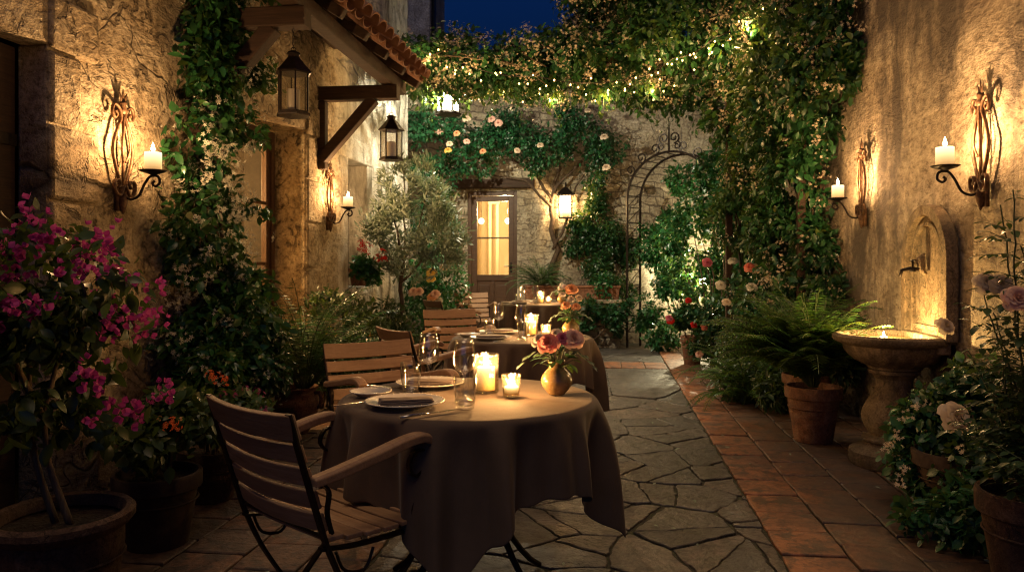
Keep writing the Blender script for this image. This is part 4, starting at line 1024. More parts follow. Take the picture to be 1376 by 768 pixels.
# ------------------------------------------------------------------ pots
def pot(x, y, r, h, label, mat='terra', style='rim', group='terracotta pots', handle=False):
    t = thing('terracotta_pot' if mat != 'stonepot' else 'stone_pot', label, 'pot', (x, y, GZ), group=group); m = MB(); b = r*.68
    if style == 'rim': prof = [(.001,0),(b,0),(b+.004,.004),(r*.93,h*.78),(r,h*.785),(r*1.03,h*.80),(r*1.04,h*.97),(r*1.02,h),(r*.94,h),(r*.92,h*.97),(r*.86,h*.84)]
    elif style == 'roll': prof = [(.001,0),(b,0),(b+.005,.005),(r*.80,h*.35),(r*.90,h*.7),(r*.90,h*.84),(r*1.0,h*.88),(r*1.06,h*.92),(r*1.06,h*.97),(r*1.0,h),(r*.92,h*.985),(r*.86,h*.9)]
    else: prof = [(.001,0),(b*.8,0),(b*.85,.01),(r*.86,h*.28),(r*1.02,h*.55),(r*1.0,h*.74),(r*.86,h*.88),(r*.90,h*.93),(r*1.0,h*.97),(r*.98,h),(r*.86,h*.99),(r*.80,h*.9)]
    m.lathe(prof, 44, wob=lambda a, j, rr, z: .004*math.sin(2*a+r*50)*(z > .05)); m.build('pot_body', M[mat], t, 'auto', angle=30)
    if style != 'urn':
        m = MB(); zz = h*.62; rr = b+(r*.93-b)*.62/.78+.006 if style == 'rim' else r*.885; m.tube([(rr*math.cos(a), rr*math.sin(a), zz) for a in np.linspace(0, 2*PI, 40, endpoint=False)], .006, 5, True); m.build('band', M[mat], t, True)
    if handle:
        for s in (-1, 1):
            m = MB(); m.tube([(s*r*.84,0,h*.86),(s*r*1.12,0,h*.88),(s*r*1.24,0,h*.74),(s*r*1.12,0,h*.58),(s*r*.98,0,h*.55)], .015, 8); m.build('handle', M[mat], t, True)
    m = MB(); q = 14; vs = [(0,0,h*.90)]; 
    for ri in (.35,.7,1.0):
        for k in range(24): a = 2*PI*k/24; vs.append((r*.88*ri*math.cos(a), r*.88*ri*math.sin(a), h*.885+.012*noise.noise(Vector((ri*9*math.cos(a), ri*9*math.sin(a), x*7)))))
    fs = [(0, 1+k, 1+(k+1) % 24) for k in range(24)]
    for ri in range(2): fs += [(1+ri*24+k, 1+(ri+1)*24+k, 1+(ri+1)*24+(k+1) % 24, 1+ri*24+(k+1) % 24) for k in range(24)]
    m.add(vs, fs); m.build('soil', M['soil'], t, True); return t
pot(-1.835, 2.39, .215, .42, 'big dark terracotta pot with rolled rim holding the magenta bougainvillea', 'terra_dark', 'roll')
pot(-2.0, 3.21, .185, .325, 'dark clay pot of geraniums behind the bougainvillea pot', 'pot_shade')
pot(-2.10, 3.86, .165, .27, 'small clay pot half hidden behind the back of the front chair', 'terra_dark')
pot(-2.30, 5.46, .165, .345, 'terracotta urn with loop handles beneath the fern beside the left doorway', 'terra', 'urn', handle=True)
pot(1.46, 5.66, .185, .39, 'terracotta pot of the big sword fern left of the stone fountain', 'terra')
pot(1.62, 6.5, .18, .36, 'shadowed terracotta pot behind the big sword fern', 'terra')
pot(1.70, 3.98, .19, .34, 'very dark pot under the white flowered rose bush in front of the fountain', 'pot_shade')
pot(1.60, 3.08, .195, .40, 'pale clay pot at the right front corner holding tall rose stems', 'terra_dark')
p = at_z(930, 489, .02); pot(p[0], p[1], .14, .36, 'slim terracotta pot of red roses at the far right edge of the path', 'terra')
pot(-2.12, 8.15, .20, .36, 'terracotta pot at the foot of the olive tree', 'terra')
pz = pot(XL+.02, 8.22, .115, .19, 'small clay pot of red geraniums on the far window sill', 'terra', 'rim'); pz.location.z = 1.035
tr = thing('terracotta_trough', 'long terracotta trough of ferns on top of the stone planter wall', 'trough', (-.92, 11.72, .74), 0); m = MB(); m.box((0,0,.10), (.62,.26,.20), taper=1.06); m.box((0,0,.195), (.69,.31,.035)); m.build('trough_body', M['terra'], tr, bevel=.008)
m = MB(); m.box((0,0,.208), (.60,.24,.02)); m.build('soil', M['soil'], tr)
tr2 = dup(tr, (-.13, 11.72, .74), 0, 'terracotta trough of white flowers at the right end of the planter wall')
# lay the three tables with the same setting
for (o, off, rz, labels, group) in items:
    for i, (x, y) in enumerate(wt):
        if i == 0: c = o
        elif o.type == 'EMPTY': c = dup(o, (0,0,0))
        else: c = o.copy(); COL.objects.link(c)
        c.location = (x+off.x, y+off.y, off.z); c.rotation_euler = (0, 0, rz); c['label'] = labels[i]; c['group'] = group
# ------------------------------------------------------------------ foliage tools
def unit(a): return a/np.maximum(np.linalg.norm(a, axis=-1, keepdims=True), 1e-9)
# leaf blades: y along the leaf, unit length; template (verts, quads)
def blade(w, fold=.10, droop=.12, k=3):
    V, Fq = [], []; n = k+1
    for i in range(n+1):
        y = i/n; hw = w/2*math.sin(PI*y**.85)**.9 if 0 < i < n else (.02 if i == 0 else .0)
        z = -droop*y*y
        V += [(-hw, y, z+fold*hw*2), (0, y, z), (hw, y, z+fold*hw*2)]
    for i in range(n):
        b = 3*i; Fq += [(b, b+3, b+4, b+1), (b+1, b+4, b+5, b+2)]
    return np.array(V, float), np.array(Fq)
BL_J = blade(.52, .12, .18, 2)      # jasmine / general
BL_R = blade(.66, .10, .15, 2)      # rose, bougainvillea
BL_N = blade(.24, .08, .10, 2)      # olive
BL_M = blade(.30, .10, .30, 3)      # camellia-like, shrubs
BL_B = blade(.55, .10, .22, 4)      # big near leaves
def star(k=5, r=1.0, w=.42, cup=.25):
    V = [(0,0,0)]; Fq = []
    for i in range(k):
        a = 2*PI*i/k; c, s = math.cos(a), math.sin(a); b = len(V)
        for (u, v, z) in ((.5, -w/2, cup*.4), (1, 0, cup*.5), (.5, w/2, cup*.4)): V.append(((u*c-v*s)*r, (u*s+v*c)*r, z*r))
        Fq.append((0, b, b+1, b+2))
    return np.array(V, float), np.array(Fq)
STAR = star()
def bracts():
    V, Fq = [], []
    for i in range(3):
        a = 2*PI*i/3; T, Q = blade(.85, .12, -.25, 2); c, s = math.cos(a), math.sin(a); b = len(V)
        for x, y, z in T:
            y2, z2 = y*.72-z*.5, y*.68+z*.5; V.append((x*c-y2*s, x*s+y2*c, z2))
        Fq += [tuple(b+q for q in f) for f in Q]
    return np.array(V), np.array(Fq)
BRACT = bracts()
def clump(k=9, r=1.0, seed=1):      # geranium / lantana head: small petals over a dome
    rd = random.Random(seed); V, Fq = [], []
    for i in range(k):
        th, ph = math.acos(1-rd.random()*1.1), rd.random()*6.28; n = Vector((math.sin(th)*math.cos(ph), math.sin(th)*math.sin(ph), math.cos(th)))
        t = n.cross(Vector((0,0,1))).normalized() if abs(n.z) < .98 else Vector((1,0,0)); u = n.cross(t)
        for j in range(5):
            a = 2*PI*j/5; d = t*math.cos(a)+u*math.sin(a); e = n.cross(d); b = len(V); s = .42
            for p in (n, n*1.05+d*s*.6-e*s*.28, n*1.08+d*s, n*1.05+d*s*.6+e*s*.28): V.append(tuple(p*r*.8))
            Fq.append((b, b+1, b+2, b+3))
    return np.array(V), np.array(Fq)
HEAD = clump()
def inst(T, P, D, Nn, S):
    """place template T at P, +y along D, z roughly along Nn, size S -> (V, F)"""
    V0, Q = T; D = unit(D); X = unit(np.cross(D, Nn)); Z = np.cross(X, D); n = len(P); k = len(V0)
    V = P[:, None, :] + S[:, None, None]*(V0[None, :, 0:1]*X[:, None, :] + V0[None, :, 1:2]*D[:, None, :] + V0[None, :, 2:3]*Z[:, None, :])
    Fc = (Q[None, :, :] + (np.arange(n)*k)[:, None, None]).reshape(-1, Q.shape[1])
    return V.reshape(-1, 3), Fc
def merge(parts):
    V, Fc, b = [], [], 0
    for v, f in parts:
        if len(v) == 0: continue
        V.append(v); Fc.append(f+b); b += len(v)
    return np.concatenate(V), np.concatenate(Fc)
def cloud(blobs, n, seed, ns=3.0, th=-.12, shell=.5, lim=None):
    """points in ellipsoids (cx,cy,cz,rx,ry,rz), clumped by noise; returns P, outward"""
    r = np.random.default_rng(seed); B = np.array(blobs, float)
    wgt = (B[:,3]*B[:,4]*B[:,5])**(2/3); wgt /= wgt.sum(); P, O = [], []; off = Vector((seed*3.1, seed*1.7, 0)); tries = 0
    while len(P) < n and tries < 14:
        k = r.choice(len(B), n, p=wgt); d = unit(r.normal(size=(n, 3))); rad = shell+(1-shell)*r.random(n)**.6; rad *= 1+.10*r.normal(size=n)
        q = B[k,:3]+d*rad[:,None]*B[k,3:6]
        for a, o in zip(q, d):
            v = Vector(a)
            if lim and not lim(a): continue
            if noise.noise(v*ns+off)+.45*noise.noise(v*ns*2.7+off) > th: P.append(a); O.append(o)
            if len(P) >= n: break
        tries += 1
    return np.array(P), np.array(O)
def leafage(name, parent, T, P, O, size, mat, seed, droop=.5, out=.7, rand=.8, up=.7):
    r = np.random.default_rng(seed); n = len(P)
    D = O*out + r.normal(size=(n,3))*rand + np.array([0,0,-droop]); Nn = O*.5 + r.normal(size=(n,3))*.55 + np.array([0,0,up])
    S = size*(.42+1.05*r.random(n)**1.4); V, Fc = inst(T, P, D, Nn, S); return np_mesh(name, V, Fc, mat, parent)
def blossoms(name, parent, P, O, k, spread, size, mat, seed, T=None, stuff=True):
    r = np.random.default_rng(seed); n = len(P)
    PP = np.repeat(P, k, 0)+r.normal(size=(n*k,3))*spread; OO = np.repeat(O, k, 0)
    # template faces +z: put D arbitrary, N outward
    Nn = unit(OO + r.normal(size=OO.shape)*.5); D = unit(np.cross(Nn, r.normal(size=OO.shape)))
    V, Fc = inst(T or STAR, PP, D, Nn, size*(.7+.6*r.random(n*k))); o = np_mesh(name, V, Fc, mat, parent)
    if stuff: o['kind'] = 'stuff'
    return o
def stems(name, parent, paths, r0, r1, mat, n=6, wob=.02, seed=0):
    m = MB(); rd = random.Random(seed)
    for P in paths:
        P = [Vector(p) for p in P]; Q = []
        for i in range(len(P)-1):
            for k in range(5):
                u = k/5; q = P[i].lerp(P[i+1], u); s = wob
                Q.append(q+Vector((noise.noise(q*3+Vector((seed,0,0)))*s*2, noise.noise(q*3+Vector((0,seed,5)))*s*2, 0)))
        Q.append(P[-1]); L = len(Q); m.tube(Q, [r0+(r1-r0)*i/(L-1) for i in range(L)], n)
    return m.build(name, mat, parent, True)
def twist(a, b, k, seed, w=.08, n=7):
    rd = random.Random(seed); out = []; a, b = Vector(a), Vector(b)
    for j in range(k):
        P = [a+Vector((rd.uniform(-.04,.04), rd.uniform(-.04,.04), 0))]
        for i in range(1, n): P.append(a.lerp(b, i/n)+Vector((rd.uniform(-w,w), rd.uniform(-w,w), rd.uniform(-w,w)*.3)))
        P.append(b+Vector((rd.uniform(-w,w), rd.uniform(-w,w), 0))); out.append(P)
    return out
def L0(blobs, o): return [(b[0]-o[0], b[1]-o[1], b[2]-o[2], *b[3:]) for b in blobs]

# a rose bloom, petals cupped round a spiral
def rose_mesh(np_=38):
    m = MB(); rd = random.Random(3)
    for i in range(np_):
        t = i/(np_-1); a = i*2.39996; op = .06+1.0*t**1.7; w = .28+.44*t; h = .74+.26*t; n, k = 5, 5; vs = []
        for v in range(k+1):
            vv = v/k; ang = op*(vv**.75)+(.55*t if vv > .8 else 0)*(vv-.8)*5; rr = .03+.22*t; y = rr+h*math.sin(ang)*vv*.75; z = h*(vv*math.cos(ang*.85))-.16*t
            ww = w*(math.sin(PI*(.12+.70*vv)))**.8
            for u in range(n+1):
                uu = u/n*2-1; b = uu*uu*(.28+.25*(1-t))*ww; x = ww*uu*(1-.10*(1-t)); vs.append((x*.82, y-b, z+.03*math.sin(uu*5+i)-abs(uu)**3*.06))
        c, s = math.cos(a), math.sin(a); vs = [(x*c-y*s, x*s+y*c, z) for x, y, z in vs]
        m.add(vs, [(v*(n+1)+u, v*(n+1)+u+1, (v+1)*(n+1)+u+1, (v+1)*(n+1)+u) for v in range(k) for u in range(n)])
    return m
RM = rose_mesh(); ROSE = {}
def rose(parent, p, size, mat, seed=0, face=(0,-1,.5), name='rose'):
    if mat not in ROSE:
        me = bpy.data.meshes.new('rose_'+mat); me.from_pydata(RM.v, [], RM.f); me.update(); me.materials.append(M[mat]); me.polygons.foreach_set('use_smooth', [True]*len(me.polygons)); ROSE[mat] = me
    o = bpy.data.objects.new(name, ROSE[mat]); COL.objects.link(o); o.parent = parent; o.location = p; rd = random.Random(seed)
    f = Vector(face)+Vector((rd.uniform(-.5,.5), rd.uniform(-.4,.3), rd.uniform(-.2,.5))); o.rotation_euler = (f.to_track_quat('Z', 'Y')).to_euler(); o.scale = [size*(.85+.3*rd.random())]*3
    return o
def fern(name, label, loc, nf, L, seed, elev=(35, 80), pin=.07, group=None, bias=None, mat='fern', droop=1.0):
    t = thing(name, label, 'fern', loc, group=group); rd = random.Random(seed); Ps, Ds, Ns, Ss = [], [], [], []; m = MB()
    for f in range(nf):
        az = rd.uniform(0, 2*PI) if bias is None else rd.gauss(bias, 1.1); e = R(rd.uniform(*elev)); l = L*rd.uniform(.65,1.1); n = 30; p = Vector((.03*math.cos(az), .03*math.sin(az), 0)); pts = [p.copy()]; dr = rd.uniform(.7,1.25)*droop
        side = Vector((-math.sin(az), math.cos(az), 0)); curl = rd.uniform(-.5,.5)
        for i in range(n):
            u = i/n; el = e-(1.55*dr)*u**1.5; azz = az+curl*u; d = Vector((math.cos(azz)*math.cos(el), math.sin(azz)*math.cos(el), math.sin(el))); p = p+d*(l/n); pts.append(p.copy())
            if u > .10:
                w = pin*math.sin(PI*min(1, (u-.02)*1.02))**.55*(1-.45*u)*(L/.7)
                for s in (-1, 1):
                    sd = (side*s + d*.45 + Vector((0,0,-.25))); Ps.append(p+Vector((rd.uniform(-1,1),rd.uniform(-1,1),rd.uniform(-1,1)))*.002); Ds.append(sd); Ns.append(d.cross(side)*-1 if False else Vector((0,0,1))+d*-.3+Vector((rd.uniform(-.3,.3),rd.uniform(-.3,.3),0))); Ss.append(w*rd.uniform(.85,1.15))
        m.tube(pts[::3]+[pts[-1]], [.0028]*len(pts[::3])+[.0008], 4)
    T = blade(.24, .05, .10, 1); V, Fc = inst(T, np.array([tuple(q) for q in Ps]), np.array([tuple(q) for q in Ds]), np.array([tuple(q) for q in Ns]), np.array(Ss))
    np_mesh('fronds', V, Fc, M[mat], t); m.build('stalks', M['stem'], t); return t

# ------------------------------------------------------------------ flowering vine on the left wall
def jasmine(name, label, base, blobs, n, size, nb, seed, mat='jleaf', trunk=None, lim=None, bsize=.013, spread=.022, k=7, T=None, th=-.10, shell=.45, bmat='white', cat='climbing plant', droop=.55, bshell=.85):
    t = thing(name, label, cat, base); B = L0(blobs, base); lm = (lambda a: lim((a[0]+base[0], a[1]+base[1], a[2]+base[2]))) if lim else None
    P, O = cloud(B, n, seed, 3.2, th, shell, lm); leafage('foliage', t, T or BL_J, P, O, size, M[mat], seed, droop)
    if nb:
        P2, O2 = cloud(B, nb, seed+5, 2.0, -.05, bshell, lm); blossoms('blossoms', t, P2+O2*.02, O2, k, spread, bsize, M[bmat], seed)
    if trunk: stems('stem', t, [[(p[0]-base[0], p[1]-base[1], p[2]-base[2]) for p in q] for q in trunk], .014, .006, M['vinebark'], 6, .05, seed)
    return t
rd = random.Random(21)
lv = []   # column following the wall, leaning away at the foot
for i in range(30):
    u = i/29; z = .55+u*3.4; y = 5.05+.12*math.sin(u*5) - (.45*max(0, u-.55)/.45); lv.append((XL+.17, y+rd.uniform(-.10,.10), z, .19, .36+.14*abs(math.sin(u*7)), .24))
lv += [(XL+.18, 4.62, 1.5, .2, .34, .4), (XL+.18, 4.6, 2.0, .17, .28, .3), (XL+.2, 4.75, 1.15, .2, .4, .3), (XL+.16, 4.40, 3.3, .15, .45, .35), (XL+.18, 4.25, 3.75, .2, .6, .3), (XL+.22, 5.45, 1.45, .24, .3, .4), (XL+.2, 4.6, .75, .2, .4, .35), (XL+.3, 5.1, 3.35, .3, .5, .2), (XL+.2, 4.75, 2.55, .16, .25, .25), (XL+.14, 4.55, 1.25, .12, .22, .3)]
tw = twist((XL+.12, 4.75, 0), (XL+.08, 5.0, 2.6), 5, 3, .10)+twist((XL+.12, 4.6, .1), (XL+.06, 4.7, 1.7), 4, 5, .14)+twist((XL+.08, 4.9, 2.2), (XL+.08, 4.5, 3.9), 3, 8, .12)
jasmine('flowering_vine', 'tall white flowered climbing vine on the left wall between sconce and glazed door', (XL+.15, 4.9, 0), lv, 20000, .062, 700, 1, trunk=tw, lim=lambda a: a[0] > XL+.02 and (a[1] < 5.14+.16*math.sin(a[2]*9) or a[2] > 2.55 or a[2] < .95), T=BL_B, bsize=.016, spread=.02)
# hanging trails of the same vine under the porch
# overhead canopy
cb = []
def cpath(a, b, n, r, seed, jit=.16):
    q = random.Random(seed); a, b = Vector(a), Vector(b); out = []
    for i in range(n):
        p = a.lerp(b, (i+.5)/n); out.append((p.x+q.uniform(-jit,jit), p.y+q.uniform(-jit,jit)*1.5, p.z+q.uniform(-jit,jit)*.8, r*q.uniform(.75,1.25), r*q.uniform(.8,1.4), r*q.uniform(.65,1.1)))
    return out
def A(px, py, d): return at(px, py, d)
cb += cpath(A(545, 80, 8.9), A(1010, 45, 8.0), 18, .33, 1)
cb += cpath(A(550, 98, 9.0), A(985, 112, 8.6), 20, .32, 2, .10)
cb += cpath(A(545, 85, 8.3), A(700, 95, 8.6), 7, .32, 9, .08)
cb += cpath(A(760, 60, 8.4), A(1090, 60, 7.6), 10, .42, 3)
cb += cpath(A(790, 25, 9.4), A(960, -20, 9.0), 7, .34, 4)
cb += cpath(A(790, -5, 8.2), A(1100, -40, 7.2), 9, .45, 5)
cb += cpath(A(1000, -10, 7.4), A(1160, 15, 6.4), 6, .36, 6)
def topfit(b):
    xc = b[0]*CY+b[1]*SY; d = -b[0]*SY+b[1]*CY; px = 688+F*xc/d; top = 355-F*(b[2]+b[5]-EYE)/d
    th = 34 if px < 640 else (34+18*(px-640)/50 if px < 690 else 52-34*(px-690)/75)
    return b if px > 765 or top > th else (b[0], b[1], b[2]-(th-top)*d/F, *b[3:])
cb = [topfit(b) for b in cb]
jasmine('canopy_jasmine', 'thick jasmine canopy with fairy lights arching overhead between the porch roof and right wall', A(1000, 60, 8.2)[:2]+(2.9,), cb, 66000, .070, 2300, 31, mat='jleaf2', shell=.15, bsize=.016, spread=.03, th=-.22, bmat='cream', lim=lambda a: a[0] < XR-.05, bshell=.8)
cvy = bpy.data.objects['canopy_jasmine']; q = random.Random(77); run = []; tr_ = []
for k in range(26):
    b = q.choice(cb[:45]); a = Vector(b[:3])-cvy.location; e = a+Vector((q.uniform(.5,1.1), q.uniform(-.4,.1), q.uniform(-.25,.25))); run.append([a, a.lerp(e,.5)+Vector((0,0,q.uniform(-.15,.15))), e])
for k in range(34):
    b = q.choice(cb[18:45]); a = Vector(b[:3])-cvy.location; L_ = q.uniform(.3,.62); tr_.append([a, a+Vector((q.uniform(-.1,.1), q.uniform(-.15,0), -L_*.6)), a+Vector((q.uniform(-.14,.14), q.uniform(-.2,0), -L_))])
stems('stems', cvy, run, .012, .005, M['vinebark'], 5, .06, 3); stems('stems', cvy, tr_, .003, .0015, M['stem'], 4, .03, 4)
TP = []
for P_ in tr_:
    for k in range(16):
        u = k/15; TP.append(tuple((P_[0].lerp(P_[1], u*2) if u < .5 else P_[1].lerp(P_[2], u*2-1))+Vector((q.uniform(-.03,.03), q.uniform(-.03,.03), q.uniform(-.02,.02)))))
TP = np.array(TP); leafage('trailing_leaves', cvy, BL_J, TP, unit(np.random.default_rng(5).normal(size=TP.shape)), .055, M['jleaf2'], 6, .8)
# drape on the right wall
rb = []
q = random.Random(8)
for (px, py, d, r) in ((1150,20,6.3,.30),(1120,70,6.4,.34),(1150,95,6.25,.20),(1085,110,6.6,.36),(1130,130,6.5,.22),(1050,60,7.0,.4),(1040,150,7.2,.38),(1090,180,6.9,.28),(1060,230,7.1,.30),(1105,255,7.0,.20),(1020,220,7.6,.34),(1085,300,7.1,.24),(1040,310,7.4,.30),(1110,330,6.9,.20),(1000,290,8.0,.34),(1060,370,7.2,.28),(1100,385,7.0,.22),(1010,130,7.6,.34),(975,160,8.3,.26),(990,60,7.8,.36),(1030,400,7.6,.30),(1130,375,6.6,.16)):
    a = at(px, py, d); rb.append((min(a[0], XR-.16), a[1], a[2], r, r*1.15, r*1.1))
a0 = (1.72, 7.0, 0)
jasmine('hanging_jasmine', 'dense white flowered jasmine hanging down the right wall beside the farther sconce', a0, rb, 30000, .072, 800, 41, mat='jleaf2', trunk=twist((1.86,7.3,0), (1.86,7.2,3.4), 3, 2, .06)+twist((1.42,8.5,0), (1.42,8.5,3.4), 3, 4, .06), lim=lambda a: a[0] < XR-.03, bsize=.014, spread=.024, th=-.12, shell=.35, bmat='cream')
# climbing rose over the far door
cr = []
for (px, py, d, r) in ((565,170,11.2,.36),(600,165,11.6,.32),(570,225,11.4,.30),(615,215,11.8,.34),(655,190,11.9,.38),(700,185,11.9,.40),(740,200,11.9,.36),(780,185,11.9,.42),(815,200,12.0,.34),(800,235,12.0,.26),(720,225,12.0,.22),(650,225,12.0,.20),(590,255,11.8,.28),(680,165,11.8,.32),(760,160,11.8,.30),(560,290,11.4,.28),(600,300,11.9,.22),(575,350,11.4,.26)):
    a = at(px, py, d); cr.append((a[0], min(a[1], YB-.2), a[2], r, r*.7, r*.85))
bs = at(742, 400, 12.1)
t = jasmine('climbing_rose', 'climbing rose with pale pink blooms spread across the far wall above the door', (bs[0], YB-.15, 0), cr, 13000, .058, 0, 51, mat='rleaf', T=BL_R, lim=lambda a: a[1] < YB-.03, shell=.3, th=-.14, cat='climbing rose')
def rel(p): return (p[0]-bs[0], p[1]-(YB-.15), p[2])
tp = [[(.02,0,0),(-.02,0,.8),(.03,0,1.5),(-.03,0,2.3),(.06,0,2.6)]]
br_ = [[(.0,0,2.3),(-.3,-.02,2.75),(-.7,-.05,3.0),(-1.2,-.05,3.05)],[(.0,0,2.35),(.3,-.02,2.8),(.6,-.03,3.1)],[(-.03,0,2.2),(-.45,0,2.62),(-1.0,0,2.72)],[(.06,0,2.5),(.05,-.02,3.0),(0,-.02,3.3)],[(.0,0,1.5),(.25,0,2.2),(.5,0,2.7)]]
stems('trunk', t, tp, .05, .035, M['vinebark'], 8, .06, 3); stems('limb', t, br_, .028, .012, M['vinebark'], 6, .05, 4)
RP = [(585,160,'blush'),(564,148,'blush'),(582,176,'cream'),(592,178,'blush'),(614,180,'peach'),(627,161,'cream'),(627,191,'blush'),(649,204,'peach'),(661,161,'blush'),(670,166,'blush'),(604,194,'cream'),(602,203,'yellow'),(726,196,'cream'),(812,185,'cream'),(815,226,'cream'),(695,203,'cream'),(555,139,'white'),(790,150,'cream')]
for i, (px, py, c) in enumerate(RP):
    o = rose(t, (0,0,0), .062, c, i); p = at(px, py, 11.2 if px < 640 else 11.45); o.location = (p[0]-bs[0], p[1]-(YB-.15), p[2])

# ivy greens behind the arch, right back corner
def mound(name, label, cat, pts, n, size, mat, seed, T=BL_J, shell=.35, th=-.1, nb=0, bmat='white', bsize=.016, group=None, droop=.4, base=None, bk=4, lim=None):
    B = []
    for (px, py, d, rx, rz) in pts: a = at(px, py, d); B.append((min(a[0], XR-.03-rx*.8), min(a[1], YB-.05-rx*.5), a[2], rx, rx, rz))
    b = base or (B[0][0], B[0][1], GZ); t = thing(name, label, cat, b, group=group); BB = L0(B, b)
    lm = lambda a: a[0]+b[0] < XR-.03 and a[1]+b[1] < YB-.03 and a[2]+b[2] > .03 and a[0]+b[0] > XL+.03 - (2 if a[1]+b[1] > 10.4 else 0)
    P, O = cloud(BB, n, seed, 3.6, th, shell, lm); leafage('foliage', t, T, P, O, size, M[mat], seed, droop)
    m = []; rd = random.Random(seed)
    for q in BB: m.append([(rd.uniform(-.06,.06), rd.uniform(-.06,.06), 0), (q[0]*.4+rd.uniform(-.05,.05), q[1]*.4, q[2]*.55), (q[0], q[1], q[2])])
    stems('stem', t, m, .012, .004, M['vinebark'], 5, .04, seed)
    if nb:
        P2, O2 = cloud(BB, nb, seed+3, 2, -.2, .9, lm); blossoms('blossoms', t, P2, O2, bk, .02, bsize, M[bmat], seed)
    return t
mound('camellia_shrub', 'glossy leaved shrub brightly lit from behind at the right of the iron arch', 'shrub', [(935,290,10.4,.34,.42),(975,340,10.0,.34,.40),(925,360,10.6,.26,.34),(990,270,9.6,.32,.36),(1015,350,9.2,.30,.40),(960,230,10.2,.26,.30),(950,400,10.2,.28,.34),(1000,410,9.0,.30,.30),(1030,300,9.3,.34,.4),(915,240,10.8,.22,.24),(1010,230,9.6,.30,.3),(905,320,10.8,.18,.28)], 17000, .062, 'lit', 61, T=BL_R, th=-.10, shell=.45, base=(1.35, 9.9, GZ))
t = mound('rose_shrub', 'rose shrub with red and white blooms below the hanging jasmine on the right', 'rose bush', [(1010,400,8.0,.34,.32),(970,430,8.6,.30,.28),(1035,440,7.4,.30,.30),(1000,470,7.8,.28,.24),(945,455,9.2,.22,.22)], 6000, .055, 'rleaf', 62, T=BL_R, base=(1.5, 7.9, GZ))
def roses(t, L_, size=.05, d=8.0, s0=0):
    for i, (px, py, c, dd) in enumerate(L_):
        o = rose(t, (0,0,0), size, c, s0+i); p = at(px, py, dd or d); o.location = (p[0]-t.location.x, p[1]-t.location.y, p[2]-t.location.z)
roses(t, [(950,353,'mauve',8.0),(1007,360,'coral',7.5),(1017,361,'cream',7.5),(976,407,'cream',7.6),(1035,372,'cream',7.3),(1010,387,'white',7.4),(985,352,'white',8),(968,384,'white',7.9)], .055, s0=30)
t = mound('rose_bush', 'low rose bush with dark red blooms in the slim pot at the path edge', 'rose bush', [(925,425,8.9,.19,.17),(940,440,8.8,.17,.15),(910,440,9.0,.13,.12)], 1800, .05, 'rleaf', 63, T=BL_R, base=(at_z(930,489,.02)[0], at_z(930,489,.02)[1], .33))
roses(t, [(925,404,'red',8.6),(901,431,'red',8.7),(932,437,'red',8.55),(899,428,'mauve',8.6),(946,440,'coral',8.5),(940,476,'blush',8.5)], .045, s0=50)
mound('arch_creeper', 'loose green creeper growing up around the iron arch', 'climbing plant', [(880,330,11.7,.26,.42),(905,380,11.3,.30,.36),(870,420,11.5,.24,.30),(900,300,11.8,.2,.24),(890,450,11.0,.26,.22)], 7500, .065, 'lit', 64, th=-.08, shell=.2, base=(1.0, 11.6, GZ))
mound('lantern_creeper', 'yellow green creeper glowing beside the square wall lantern', 'climbing plant', [(800,270,12.2,.22,.30),(818,320,12.1,.26,.36),(790,320,12.2,.20,.26),(825,380,12.0,.22,.30),(770,330,12.2,.16,.2),(805,360,12.0,.26,.26),(780,300,12.2,.2,.2),(845,340,12.1,.2,.3)], 7500, .060, 'jleaf2', 65, th=-.10, shell=.2, base=(-.1, 12.2, GZ))
fern('trough_fern', 'bushy fern in the trough on the planter wall right of the far door', (-1.02, 11.72, .95), 80, .58, 71, (15, 85), .085, mat='lit')
mound('trailing_ivy', 'ivy spilling down the front of the low stone planter wall', 'ivy', [(790,420,11.3,.26,.22),(820,430,11.3,.24,.24),(835,410,11.3,.16,.2),(770,440,11.2,.2,.16)], 3600, .055, 'rleaf', 166, T=BL_R, base=(-.3, 11.45, GZ), nb=20)
t = mound('flowering_shrub', 'small white flowered plant in the right trough on the planter wall', 'shrub', [(815,385,11.6,.24,.22),(840,395,11.6,.18,.16)], 1500, .05, 'lit', 66, nb=25, base=(-.13, 11.72, .95))
# ferns and shrubs on the right
fern('sword_fern', 'large arching sword fern in the terracotta pot left of the fountain', (1.46, 5.66, .40), 140, .86, 72, (45, 88), .11, droop=.8, bias=PI+.5)
fern('sword_fern', 'dark sword fern behind the big potted fern on the right', (1.62, 6.5, .36), 80, .88, 73, (35, 88), .10, droop=.85)
fern('ground_fern', 'low spreading fern beside the tiled path in front of the rose shrub', (1.28, 7.1, .05), 54, .72, 74, (20, 82), .09)
fern('ground_fern', 'far low fern at the path edge behind the slim rose pot', (1.32, 8.2, .05), 40, .62, 75, (20, 78), .075)
mound('leafy_shrub', 'dark leafy shrub filling the space between the ferns and the right wall', 'shrub', [(1010,470,7.5,.3,.3),(1000,510,7.0,.26,.2),(1080,450,6.8,.3,.34),(1130,470,6.2,.2,.3),(1045,520,6.5,.2,.16)], 5200, .085, 'shrub', 67, T=BL_M, base=(1.6, 7.0, GZ))
